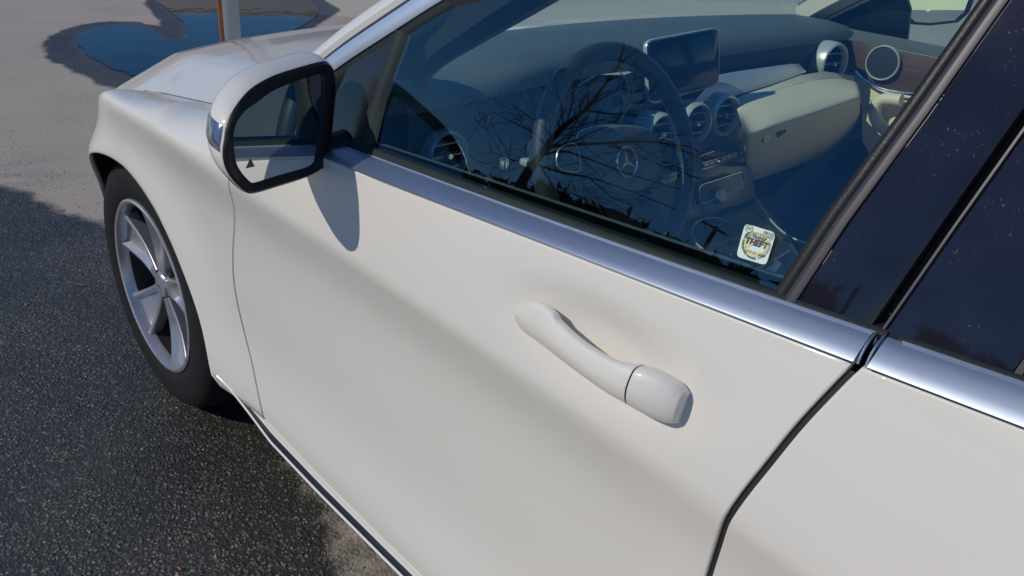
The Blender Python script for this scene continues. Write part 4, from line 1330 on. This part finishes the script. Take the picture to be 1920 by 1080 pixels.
vent(1566, 120, -.898, .0530, .065, nlook=(-1, .18, .06))

# centre console face: sloping brown panel
def cpl(pts, off=0.0):
    n_ = np.array([1, 0, -.42]); n_ /= np.linalg.norm(n_); p0 = np.array([-.925, 0, .80]) - n_ * off
    return [onplane(u, v, p0, n_) for u, v in pts]
con = empty('centre_console'); con.parent = car
prism('console_panel', cpl([(1210, 262), (1300, 210), (1340, 185), (1372, 178), (1388, 200), (1398, 250), (1405, 300), (1420, 372), (1330, 402), (1250, 425), (1215, 350)], -.012), .03, 'console_brown', con, bevel=.004)
def rrect(p, r=0.25, n=4):
    """round the corners of a quad given in pixels"""
    P = [np.array(q, float) for q in p]; out = []
    for i in range(4):
        a0, b0, c0 = P[i - 1], P[i], P[(i + 1) % 4]
        d = min(np.linalg.norm(a0 - b0), np.linalg.norm(c0 - b0)) * r
        p1 = b0 + (a0 - b0) / np.linalg.norm(a0 - b0) * d; p2 = b0 + (c0 - b0) / np.linalg.norm(c0 - b0) * d
        for k in range(n + 1):
            t = k / n; out.append((1 - t) ** 2 * p1 + 2 * t * (1 - t) * b0 + t * t * p2)
    return out
def ring_frame(name, quad, off, r, mat, parent, fill=None, fillname='panel_inlay'):
    pp = rrect(quad); P = cpl([tuple(q) for q in pp], off)
    tube(name, P, r, mat, parent, n=8, closed=True)
    if fill: prism(fillname, cpl([tuple(q) for q in pp], off - .001), .003, fill, parent)
ring_frame('climate_frame', [(1312, 292), (1384, 268), (1390, 291), (1316, 318)], .004, .0013, 'chrome', con, 'dash_dark', 'climate_panel')
# display strip + row of buttons
prism('climate_display', cpl([(1318, 291), (1380, 272), (1383, 281), (1320, 302)], .0055), .002, 'gloss_trim', con)
tube('climate_frame', cpl([(1316, 306), (1386, 284)], .006), .0009, 'chrome', con, n=6)
for k in range(6):
    u0 = 1320 + k * 10.8; v0 = 303 - k * 3.5
    prism('climate_button', cpl([(u0, v0 + 1), (u0 + 9, v0 - 2), (u0 + 9.6, v0 + 7), (u0 + .6, v0 + 10)], .0068), .003, 'dash_silver' if k != 2 else 'chrome', con, bevel=.0006)
ring_frame('switch_frame', [(1310, 348), (1393, 321), (1399, 349), (1314, 384)], .004, .0013, 'chrome', con, 'gloss_trim', 'switch_panel')
ck = cpl([(1346, 368)], .006)[0]
lathe('rotary_knob', ck, (-1, .1, .42), [(.0005, .012), (.013, .012), (.0155, .010), (.0170, .006), (.0175, -.006)], 'chrome', con, 36)
lathe('rotary_face', ck + np.array([-.0116, .001, .0049]), (-1, .1, .42), [(.0005, .0012), (.0125, .0010), (.0130, -.002)], 'dash_silver', con, 30)
# lower tunnel with cup holder cover
tun = [onplane(u, v, (0, 0, .66), (0, 0, 1)) for u, v in [(1250, 425), (1330, 402), (1400, 372), (1425, 372), (1470, 430), (1560, 560), (1500, 640), (1330, 600), (1240, 500)]]
prism('tunnel_cover', tun, .06, 'gloss_trim', con, bevel=.006)
def on66(pts, z=.665): return [onplane(u, v, (0, 0, z), (0, 0, 1)) for u, v in pts]
tube('tunnel_edge', crom(on66([(1418, 374), (1438, 404), (1462, 430), (1490, 448), (1530, 462)]), 6), .0022, 'dash_silver', con, n=8)
tube('tunnel_edge', crom(on66([(1372, 417), (1340, 408), (1310, 414), (1297, 432), (1305, 455), (1322, 470)]), 6), .0018, 'dash_silver', con, n=8)
tube('tunnel_edge', crom(on66([(1395, 500), (1420, 503), (1450, 488), (1480, 470)]), 5), .0022, 'dash_silver', con, n=8)
bx = on66([(1436, 506), (1456, 486), (1466, 492), (1450, 514)], .668)
prism('window_switch', bx, .008, 'dash_silver', con, bevel=.002)
lathe('cup_ring', on66([(1385, 462)])[0], (0, 0, 1), [(.024, -.004), (.025, .002), (.028, .002), (.029, -.004)], 'gloss_trim', con, 30)

# display
scq = [onplane(u, v, (-.872, 0, 1.0), (1, 0, -.2)) for u, v in [tuple(q) for q in rrect([(1213, 76), (1351, 50), (1350, 160), (1219, 197)], .12)]]
prism('display_housing', [p + np.array([.001, 0, 0]) for p in scq], .010, 'dash_silver', car, bevel=.002)
scr = [onplane(u, v, (-.8775, 0, 1.0), (1, 0, -.2)) for u, v in [tuple(q) for q in rrect([(1217, 79), (1349, 53), (1348, 157), (1222, 193)], .12)]]
prism('display_screen', scr, .006, 'screen_glass', car, bevel=.001)
ln = [onplane(u, v, (-.8785, 0, 1.0), (1, 0, -.2)) for u, v in ((1256, 172), (1330, 153))]
tube('display_line', ln, .0004, 'dash_silver', car, n=6)

# steering wheel
sw = empty('steering_wheel'); sw.parent = car
SN = np.array([-.93, .02, .36]); SN /= np.linalg.norm(SN)
SC = onplane(1163, 303, (-1.045, .42, .90), SN)
s2, t2, a2_ = frame(SN)
RW = .180
ringp = [SC + RW * (math.cos(2 * math.pi * k / 96) * s2 + math.sin(2 * math.pi * k / 96) * t2) for k in range(96)]
tube('wheel_rim', ringp, [.0155 + .0012 * max(0, math.cos(2 * (2 * math.pi * k / 96))) for k in range(96)], 'wheel_leather', sw, n=16, closed=True)
def swp(pts, off=0.0): return [onplane(u, v, SC + a2_ * off, a2_) for u, v in pts]
# airbag boss
hub = closed_crom(swp([(1080, 255), (1100, 240), (1150, 233), (1200, 240), (1222, 262), (1226, 300), (1215, 345), (1180, 372), (1145, 372), (1110, 345), (1085, 300)], -.035), 4)
ch_ = sum(hub) / len(hub)
loft('wheel_hub', [[p for p in hub], [ch_ + (p - ch_) * .97 + a2_ * .014 for p in hub], [ch_ + (p - ch_) * .88 + a2_ * .024 for p in hub], [ch_ + (p - ch_) * .6 + a2_ * .030 for p in hub], [ch_ + (p - ch_) * .02 + a2_ * .032 for p in hub]], 'dash_black', sw, closed=True)
tube('hub_trim', crom(swp([(1079, 270), (1083, 254), (1096, 243), (1120, 236)], -.028), 6), .0016, 'chrome', sw, n=8)
for poly in ([(1000, 262), (1050, 262), (1085, 258), (1088, 312), (1050, 312), (1006, 318)], [(1222, 262), (1260, 262), (1316, 262), (1314, 318), (1262, 318), (1224, 312)], [(1120, 365), (1195, 365), (1212, 432), (1150, 428)]):
    prism('spoke', swp(poly, -.022), .018, 'dash_dark', sw, bevel=.004)
for poly in ([(1046, 284), (1064, 270), (1082, 274), (1088, 316), (1070, 322), (1046, 312)], [(1234, 262), (1262, 264), (1284, 284), (1288, 296), (1262, 306), (1240, 306)]):
    P = closed_crom(swp(poly, -.018), 4)
    tube('button_frame', P, .0012, 'dash_silver', sw, n=6, closed=True)
    prism('button_pad', swp(poly, -.019), .004, 'gloss_trim', sw, bevel=.001)
# column lever seen between the spokes and the lever stalk
prism('paddle_switch', swp([(1242, 330), (1272, 318), (1276, 334), (1250, 344)], -.03), .006, 'dash_silver', sw, bevel=.0015)
# three-pointed star in a ring
bc = swp([(1176, 304)], .004)[0]
lathe('wheel_badge', bc, a2_, [(.0235, 0), (.0245, .002), (.026, .002), (.027, 0)], 'chrome', sw, 40)
for k in range(3):
    an = math.radians(90 + 120 * k)
    d1 = math.cos(an) * s2 + math.sin(an) * t2; d2 = -math.sin(an) * s2 + math.cos(an) * t2
    prism('wheel_badge', [bc + d1 * .0245, bc + d2 * .0038, bc - d1 * .002, bc - d2 * .0038], .002, 'chrome', sw)
# light patch of stitched leather on the left rim
# instrument binnacle behind
ins = empty('instrument_cluster'); ins.parent = car
def inp(pts, off=0.0):
    n_ = np.array([-.95, 0, .3]); n_ /= np.linalg.norm(n_)
    return [onplane(u, v, np.array([-.86, .38, .95]) + n_ * off, n_) for u, v in pts]
prism('cluster_face', inp([(925, 200), (960, 165), (1060, 140), (1200, 140), (1260, 165), (1262, 240), (1200, 250), (940, 262)]), .02, 'screen_glass', ins, bevel=.003)
tube('gauge_ring', crom(inp([(914, 240), (918, 215), (935, 185), (960, 168), (985, 167)], .006), 6), .0014, 'dash_silver', ins, n=6)
tube('gauge_ring', crom(inp([(1085, 160), (1118, 140), (1140, 130), (1158, 132), (1174, 150), (1180, 178), (1174, 205), (1162, 230)], .006), 6), .0014, 'dash_silver', ins, n=6)
tube('gauge_ring', crom(inp([(1212, 150), (1214, 175), (1218, 192), (1240, 192)], .006), 4), .0010, 'dash_silver', ins, n=6)
box('stalk', tuple(swp([(1000, 300)], -.055)[0]), (.02, .05, .012), 'dash_silver', sw, bevel=.004)
prism('ignition_panel', inp([(1165, 178), (1206, 172), (1208, 186), (1170, 196)], .012), .004, 'console_brown', ins)

# driver-side door inner: top roll, beige band, vent on the dash end, lock pin
def ipl(pts, y): return [onplane(u, v, (0, y, .9), (0, 1, 0)) for u, v in pts]
cs = []
for x in np.linspace(-.80, -1.70, 40):
    zt = zt_f(x)
    cs.append([(x, .838, zt + .012), (x, .826, zt + .010), (x, .79, zt - .006), (x, .775, zt - .03), (x, .772, zt - .10), (x, .80, zt - .12)])
loft('door_top_trim', cs, 'dash_black', fdoor)
cs = []
for x in np.linspace(-.62, -1.70, 30):
    zt = zt_f(x)
    cs.append([(x, .78, zt - .10), (x, .765, zt - .14), (x, .765, .60), (x, .78, .30)])
loft('door_inner_panel', cs, 'beige_leather', fdoor)
# dash end vent on the driver's side
vent(843, 293, -.885, .040, .05, nlook=(-1, 0.05, 0.1))
vo_ = [onplane(u, v, (-.82, 0, .95), (1, 0, 0)) for u, v in ((765, 200), (776, 190), (800, 200), (808, 212), (780, 228))]
prism('side_defroster', vo_, .006, 'dash_dark', dash, bevel=.001)
tube('side_defroster_frame', [onplane(u, v, (-.823, 0, .95), (1, 0, 0)) for u, v in ((763, 196), (764, 206), (778, 228))], .0018, 'dash_silver', dash, n=8)
# blind-spot glint: small chrome button on the door-top end
pb = onplane(945, 307, (0, .800, 0), (0, 1, 0))
box('door_lock_pin', tuple(pb), (.010, .010, .016), 'chrome', fdoor, bevel=.003)

# passenger door inside
def fp_(pts, y=-.72): return [onplane(u, v, (0, y, .9), (0, 1, 0)) for u, v in pts]
a1_ = fp_([(1550, 42), (1600, 58), (1680, 72), (1780, 92), (1900, 118), (2100, 160)], -.80)
a2p = fp_([(1545, 58), (1600, 70), (1680, 86), (1780, 106), (1900, 132), (2100, 176)], -.745)
a3p = fp_([(1540, 66), (1600, 77), (1680, 92), (1780, 112), (1900, 140), (2100, 184)], -.725)
loft('door_top_trim', [a1_, [(p + q) / 2 + np.array([0, 0, .012]) for p, q in zip(a1_, a2p)], a2p, a3p], 'dash_black', far)
wd = fp_([(1596, 76), (1650, 87), (1700, 96), (1780, 112), (1850, 126), (1850, 180), (1760, 176), (1700, 173), (1660, 166), (1630, 153), (1608, 136)], -.722)
prism('wood_trim', wd, .01, 'dark_wood', far, bevel=.002)
lathe('speaker_ring', fp_([(1655, 118)], -.712)[0], (0, 1, .05), [(.040, .000), (.0405, .004), (.0425, .0055), (.0445, .004), (.0455, -.004)], 'dash_silver', far, 48)
lathe('speaker_grille', fp_([(1655, 118)], -.712)[0], (0, 1, .05), [(.0005, .003), (.025, .0028), (.040, .001), (.041, -.004)], 'dash_dark', far, 48)
tube('trim_strip', crom(fp_([(1604, 134), (1622, 150), (1645, 163), (1675, 171), (1705, 175), (1770, 180), (1850, 186)], -.712), 6), .0032, 'chrome', far, n=8)
dpn = fp_([(1598, 140), (1610, 138), (1630, 156), (1660, 169), (1700, 177), (1850, 188), (2000, 250), (2000, 420), (1700, 420), (1616, 266), (1614, 200)], -.735)
prism('door_inner_panel', dpn, .03, 'beige_leather', far, bevel=.004)
ar = crom(fp_([(1690, 188), (1660, 186), (1644, 196), (1640, 215), (1650, 235), (1672, 250)], -.70), 6)
tube('door_pull', ar, .016, 'beige_leather', far, n=14)
prism('door_lower_panel', fp_([(1600, 260), (1800, 260), (1900, 700), (1500, 700), (1420, 480), (1560, 300)], -.75), .02, 'carpet', far)

# floor, footwell, seats
box('floor_carpet', (-1.45, 0, .33), (2.2, 1.5, .03), 'carpet', car)
box('footwell', (-.60, 0, .60), (.03, 1.5, .55), 'carpet', car)
for s, nm in ((1, 'driver'), (-1, 'passenger')):
    st = empty('seat'); st.parent = car
    yb = s * .37
    rows = []
    for k, (x, z, w_) in enumerate([(-1.10, .47, .21), (-1.12, .545, .235), (-1.22, .575, .245), (-1.40, .56, .25), (-1.58, .55, .245), (-1.66, .52, .22)]):
        rows.append([(x, yb + w_ * t, z + .035 * abs(t) ** 4 - (.06 if abs(t) > .97 else 0)) for t in np.linspace(-1, 1, 15)])
    loft('seat_cushion', rows, 'beige_leather', st)
    box('seat_base', (-1.40, yb, .44), (.48, .44, .16), 'black_plastic', st, bevel=.02)
    rows = []
    for (x, z, w_) in [(-1.60, .55, .23), (-1.63, .68, .245), (-1.68, .85, .25), (-1.74, 1.0, .23), (-1.79, 1.09, .17), (-1.82, 1.12, .10)]:
        rows.append([(x + .045 * abs(t) ** 4, yb + w_ * t, z) for t in np.linspace(-1, 1, 15)] + [(x - .10, yb + w_ * .9, z), (x - .11, yb, z), (x - .10, yb - w_ * .9, z)])
    loft('backrest', rows, 'beige_leather', st, closed=True, caps=True)
    box('headrest', (-1.83, yb, 1.19), (.10, .25, .16), 'beige_leather', st, bevel=.035)

# ---- theft sticker on the glass (rear lower corner)
stk_px = [(1399, 419), (1457, 437), (1438, 498), (1382, 481)]
GN = lambda p: np.array([0, 1, 0.364 + .12 * (p[2] - .975)]) / math.hypot(1, 0.364 + .12 * (p[2] - .975))
sq = [gpx(*tuple(q), -0.0010) for q in rrect(stk_px, .16)]
sc_ = sum(sq) / len(sq)
st = empty('theft_sticker'); st.parent = car
corner = [gpx(u, v, -0.001) for u, v in stk_px]
ux = (corner[1] - corner[0]) + (corner[2] - corner[3]); ux /= np.linalg.norm(ux)
nz_ = np.cross(ux, (corner[3] - corner[0])); nz_ /= np.linalg.norm(nz_)
if nz_[1] < 0: nz_ = -nz_
uy = np.cross(nz_, ux); uy /= np.linalg.norm(uy)
W_ = (np.linalg.norm(corner[1] - corner[0]) + np.linalg.norm(corner[2] - corner[3])) / 2
H_ = (np.linalg.norm(corner[3] - corner[0]) + np.linalg.norm(corner[2] - corner[1])) / 2
flat = [sc_ + ux * ((p - sc_) @ ux) + uy * ((p - sc_) @ uy) + nz_ * .0022 for p in sq]
prism('sticker_paper', flat, .0003, 'sticker_paper', st)
so = sc_ + nz_ * .0027
def spt(a, b, h=0.0): return so + ux * a * W_ / 2 + uy * b * H_ / 2 + nz_ * h
def ring_flat(name, r0, r1, mat, cx=0, cy=0, n=48, h=0.0, a0=0, a1=2 * math.pi):
    V = []; F = []
    for k in range(n + 1):
        a = a0 + (a1 - a0) * k / n
        for r in (r0, r1): V.append(so + ux * (cx * W_ / 2 + r * math.cos(a)) + uy * (cy * H_ / 2 + r * math.sin(a)) + nz_ * h)
    for k in range(n): F.append((2 * k, 2 * k + 1, 2 * k + 3, 2 * k + 2))
    return mesh_obj(name, V, F, mat, st, False)
RR = W_ * .36
ring_flat('sticker_ring', RR * .86, RR, 'sticker_yellow', 0.02, .02)
q1 = [-.75, .55]; 
bar = [(math.cos(a), math.sin(a)) for a in (math.radians(205), math.radians(215), math.radians(40), math.radians(50))]
bv = [so + ux * (c * RR * .9) + uy * (s * RR * .9) for c, s in bar]
mesh_obj('sticker_bar', bv, [(0, 1, 2, 3)], 'sticker_yellow', st, False)
ring_flat('sticker_circle', W_ * .105, W_ * .118, 'sticker_ink', -.68, .78, 24, .0001)
ring_flat('sticker_circle', W_ * .085, W_ * .097, 'sticker_ink', -.62, .34, 24, .0001)
def text_mesh(body, cx, cy, size, rot=0.0, bold=0.0, shear=0.0):
    cu = bpy.data.curves.new('t', 'FONT'); cu.body = body; cu.size = size; cu.align_x = 'CENTER'; cu.align_y = 'CENTER'
    cu.offset = bold; cu.shear = shear; cu.resolution_u = 2
    ob = bpy.data.objects.new('t', cu); COL.objects.link(ob)
    dg = bpy.context.evaluated_depsgraph_get(); me_ = bpy.data.meshes.new_from_object(ob.evaluated_get(dg))
    V = []
    for v in me_.vertices:
        x, y = v.co.x, v.co.y
        xr_, yr_ = x * math.cos(rot) - y * math.sin(rot), x * math.sin(rot) + y * math.cos(rot)
        V.append(so + ux * (cx * W_ / 2 + xr_) + uy * (cy * H_ / 2 + yr_) + nz_ * .0003)
    F = [tuple(p.vertices) for p in me_.polygons]
    bpy.data.objects.remove(ob); bpy.data.curves.remove(cu)
    return V, F
TV, TF = [], []
def add_text(*a, **k):
    V, F = text_mesh(*a, **k); b0 = len(TV); TV.extend(V); TF.extend([tuple(i + b0 for i in f) for f in F])
add_text('THEFT', .02, .08, W_ * .25, 0.0, W_ * .012, .15)
add_text('E9', -.68, .78, W_ * .13)
add_text('00107', .62, .80, W_ * .15)
add_text('DOT-374 MARS', .22, .60, W_ * .105)
add_text('TRANSP', .10, .42, W_ * .13, 0, W_ * .003)
add_text('A 004451', .12, .26, W_ * .10)
add_text('OCP Nº 0009', .12, -.52, W_ * .12, 0)
add_text('CC', -.62, .34, W_ * .11)
def arc_text(txt, r, a_start, a_end, size):
    n = len(txt)
    for i, ch in enumerate(txt):
        a = a_start + (a_end - a_start) * i / (n - 1)
        add_text(ch, .04 + 2 * r * math.cos(a) / W_, .02 + 2 * r * math.sin(a) / H_, size, a + math.pi / 2, W_ * .002)
arc_text('VEHICLE PROTECTED WITH TRACEABLE', RR * 1.17, math.radians(140), math.radians(285), W_ * .085)
arc_text('COMPONENTS', RR * 1.17, math.radians(300), math.radians(390), W_ * .085)
mesh_obj('sticker_print', TV, TF, 'sticker_ink', st, False)

# ------------------------------------------------------------ what stands in front of the car
def vertical_at(u, v): return onplane(u, v, (0, 0, 0), (0, 0, 1))
pL = vertical_at(429, 170); 
post = empty('marker_post', (pL[0], pL[1], 0))
tag(post, 'pale post with an orange stripe down its edge beyond the bonnet', 'post')
dist = np.linalg.norm(pL[:2] - CAM[:2])
d_ = pL[:2] - CAM[:2]; d_ /= np.linalg.norm(d_); rt = np.array([d_[1], -d_[0]])
wpx = 40.0; 
def ppx(u, v=40):  # where the vertical plane through the post, facing the camera, is seen
    return onplane(u, v, (pL[0], pL[1], 0), (d_[0], d_[1], 0))
l_, m_, r_ = ppx(410), ppx(418), ppx(450)
def pbox(name, a, b, z0, z1, dep, mat):
    rz = math.atan2((b - a)[1], (b - a)[0]); c = (a + b) / 2
    L_ = np.linalg.norm((b - a)[:2])
    o = box(name, (0, 0, 0), (L_, dep, z1 - z0), mat, post, bevel=.004)
    o.location = (c[0] - pL[0] + d_[0] * dep / 2, c[1] - pL[1] + d_[1] * dep / 2, (z0 + z1) / 2); o.rotation_euler = (0, 0, rz)
    return o
pbox('post_body', m_, r_, 0, 2.1, .10, 'post_white')
pbox('orange_stripe', l_, m_, 0, 2.1, .06, 'post_orange')

bld = empty('garage', (27.0, -13.0, 0))
tag(bld, 'white garage with two dark doors standing beyond the forecourt', 'garage')
def bbox(name, c, s, mat):
    o = box(name, (0, 0, 0), s, mat, bld, bevel=.02); o.location = c; return o
bbox('wall', (0, 0, 1.9), (4, 17, 3.8), 'wall_white')
bbox('roof', (0, 0, 3.86), (4.2, 17.2, .12), 'wall_white')
for y in (-5.2, -1.6): bbox('garage_door', (-2.02, y, 1.3), (.08, 2.9, 2.6), 'door_dark')
bld.rotation_euler = (0, 0, math.radians(-28))

# ------------------------------------------------------------ what the windows mirror: trees and a pole on the driver's side
def refl(u, v):
    """direction in which the side window mirrors the view of that point, and the point itself"""
    P = gpx(u, v, -.003); n = GN(P)
    n = np.array([-.08 * max(0, P[0] + 1.6) * -1, n[1], n[2]]); n /= np.linalg.norm(n)
    w = ray(u, v); r = w - 2 * (w @ n) * n
    return P, r / np.linalg.norm(r)
def rp(u, v, D):
    P, r = refl(u, v); h = math.hypot(r[0], r[1]); return P + r * D / h
D0 = 9.0
tree = empty('bare_tree', tuple(rp(986, 345, D0) * np.array([1, 1, 0])))
TB = np.array(tree.location)
tag(tree, 'leafless tree with spreading twigs mirrored in the side window', 'tree')
TVv, TFf = [], []
def limb(pts, r0, r1, n=6):
    P = [np.array(p, float) - TB for p in pts]; m_ = len(P); prev = None; base = len(TVv)
    for i, p in enumerate(P):
        t = P[min(i + 1, m_ - 1)] - P[max(i - 1, 0)]; t /= np.linalg.norm(t) + 1e-9
        ref = np.array([0.3, .2, 1.0]) if prev is None else prev
        s = ref - t * (ref @ t); s /= np.linalg.norm(s) + 1e-9; prev = s; b = np.cross(t, s)
        r = r0 + (r1 - r0) * i / (m_ - 1)
        for k in range(n): TVv.append(p + r * (math.cos(6.2832 * k / n) * s + math.sin(6.2832 * k / n) * b))
    for i in range(m_ - 1):
        for k in range(n): TFf.append((base + i * n + k, base + i * n + (k + 1) % n, base + (i + 1) * n + (k + 1) % n, base + (i + 1) * n + k))
tr = random.Random(3)
def twigs(pts, r, depth, dens):
    for i in range(1, len(pts)):
        if tr.random() > dens: continue
        p = pts[i]; d = pts[i] - pts[i - 1]; d /= np.linalg.norm(d) + 1e-9
        rv = np.array([tr.gauss(0, 1), tr.gauss(0, 1), tr.gauss(0.3, 1)]); rv -= d * (rv @ d); rv /= np.linalg.norm(rv) + 1e-9
        dd = d * .75 + rv * tr.uniform(.4, .8); L_ = tr.uniform(.35, .8) * (1.0 if depth else .55)
        q = [p]
        for k in range(5):
            dd = dd + np.array([tr.gauss(0, .12), tr.gauss(0, .12), tr.gauss(.03, .12)]); dd /= np.linalg.norm(dd)
            q.append(q[-1] + dd * L_ / 5)
        limb(q, max(.004, r * .45), .0022, 4)
        if depth: twigs(q, r * .5, depth - 1, .55)
def branch(px, D1, r0, r1, dens=.66):
    n = len(px); pts = [rp(u, v, D0 + (D1 - D0) * i / (n - 1)) for i, (u, v) in enumerate(px)]
    pts = crom(pts, 5); limb(pts, r0, r1); twigs(pts, r0 * .6, 1, dens)
trunk_px = [(986, 338), (1001, 316), (1019, 290), (1041, 260)]
t0 = [np.array([TB[0], TB[1], 0.0])] + [rp(u, v, D0) for u, v in trunk_px]
limb(crom(t0, 6), .085, .044, 10)
trunk = None
branch([(1041, 260), (1067, 234), (1101, 208), (1127, 175), (1153, 141)], 8.4, .048, .012)
branch([(1019, 290), (1040, 276), (1071, 273), (1145, 269), (1219, 267), (1293, 275)], 8.0, .035, .006)
branch([(1101, 208), (1145, 214), (1190, 216), (1227, 217)], 8.6, .016, .005)
branch([(1021, 292), (1060, 285), (1101, 297), (1182, 327), (1278, 356)], 8.3, .022, .005)
branch([(1008, 310), (1060, 325), (1108, 334), (1175, 356), (1271, 393)], 8.8, .020, .005)
branch([(1030, 275), (1010, 255), (985, 240), (930, 212)], 9.6, .014, .004)
branch([(1001, 316), (985, 305), (960, 300), (925, 285)], 9.5, .014, .004)
branch([(1067, 234), (1076, 200), (1080, 175), (1082, 153)], 9.4, .012, .004)
branch([(1060, 240), (1058, 205), (1049, 175), (1045, 141)], 9.8, .012, .004)
branch([(1041, 260), (1020, 235), (990, 215), (960, 195)], 9.8, .012, .004)
branch([(1012, 303), (1040, 345), (1080, 365), (1120, 385)], 9.0, .014, .004)
branch([(1071, 273), (1110, 250), (1150, 235), (1180, 200)], 8.2, .012, .004)
branch([(1145, 269), (1190, 290), (1240, 310), (1290, 325)], 8.0, .010, .004)
branch([(1108, 334), (1150, 370), (1190, 385)], 8.9, .010, .004)
to = mesh_obj('trunk', TVv, TFf, 'bark', tree, True)
# evergreens further off
def make_crown(seed):
    r = random.Random(seed); V, F = [], []
    for i in range(900):
        h = r.random() ** .8; rad = (1 - h) * .42 + .05; a = r.uniform(0, 6.283); rr = rad * math.sqrt(r.random()) * (0.75 + .35 * math.sin(a * 3 + h * 9 + seed))
        c = np.array([rr * math.cos(a), rr * math.sin(a), .12 + .88 * h]); s = r.uniform(.02, .05); b0 = len(V)
        for k in range(3): V.append(c + s * np.array([r.gauss(0, 1), r.gauss(0, 1), r.gauss(0, .7)]))
        F.append((b0, b0 + 1, b0 + 2))
    me_ = mesh_obj('crown', V, F, 'needles', None, False)
    return me_
crowns = [make_crown(k) for k in range(3)]
tk = loft('trunk', [[(.02 * (1 - z * .7) * math.cos(a), .02 * (1 - z * .7) * math.sin(a), z) for a in np.linspace(0, 6.283, 8)] for z in (0, .5, .9)], 'bark')
ordn = ['first', 'second', 'third', 'fourth', 'fifth', 'sixth', 'seventh', 'eighth', 'ninth', 'tenth', 'eleventh', 'twelfth', 'thirteenth', 'fourteenth', 'fifteenth', 'sixteenth', 'seventeenth', 'eighteenth', 'nineteenth', 'twentieth', 'second-last', 'last']
k = 0
lst = [(905, 330, 1.0), (950, 345, 1.2), (990, 352, 1.2), (1030, 355, 1.1), (1062, 368, 1.2), (1100, 385, 1.1), (1135, 395, 1.2), (1165, 405, 1.2), (1200, 420, 1.0), (1235, 445, .9), (1270, 455, 1.1), (1300, 470, 1.1), (1340, 490, 1), (1375, 505, 1), (1410, 515, .9), (1520, 530, 1.2), (1545, 545, .9), (1600, 592, .9), (1770, 640, 1.1), (1790, 652, 1.1), (1860, 680, .9), (1895, 705, .9)]
for (u, v, s) in lst:
    D = 38 + (k % 4) * 5
    top_ = rp(u, v, D); H = top_[2]
    if H < 2.0: H = 2.0
    e_ = empty('evergreen_tree', (top_[0], top_[1], 0))
    tag(e_, 'dark evergreen tree, %s from left in the distant row mirrored in the windows' % ordn[k], 'tree', 'distant evergreen row')
    for src in (crowns[k % 3], tk):
        c = src.copy(); COL.objects.link(c); c.parent = e_
        c.scale = (H * s * (.9 if H > 4 else 1.4), H * s * (.9 if H > 4 else 1.4), H); c.rotation_euler = (0, 0, k * 1.3)
    k += 1
for o in crowns + [tk]: bpy.data.objects.remove(o)
# utility pole with a cross arm
pt = rp(1346, 426, 26.0)
up_e = empty('utility_pole', (pt[0], pt[1], 0)); tag(up_e, 'wooden utility pole with a cross arm mirrored low in the side window', 'utility pole')
p_ = tube('pole', [(0, 0, 0), (0, 0, pt[2])], [.10, .08], 'pole_wood', up_e, n=10)
ca, cb = rp(1320, 413, 26.0), rp(1372, 431, 26.0)
tube('cross_arm', [tuple(np.array([ca[0], ca[1], pt[2] - .08]) - np.array([pt[0], pt[1], 0])), tuple(np.array([cb[0], cb[1], pt[2] - .08]) - np.array([pt[0], pt[1], 0]))], .045, 'pole_wood', up_e, n=6)
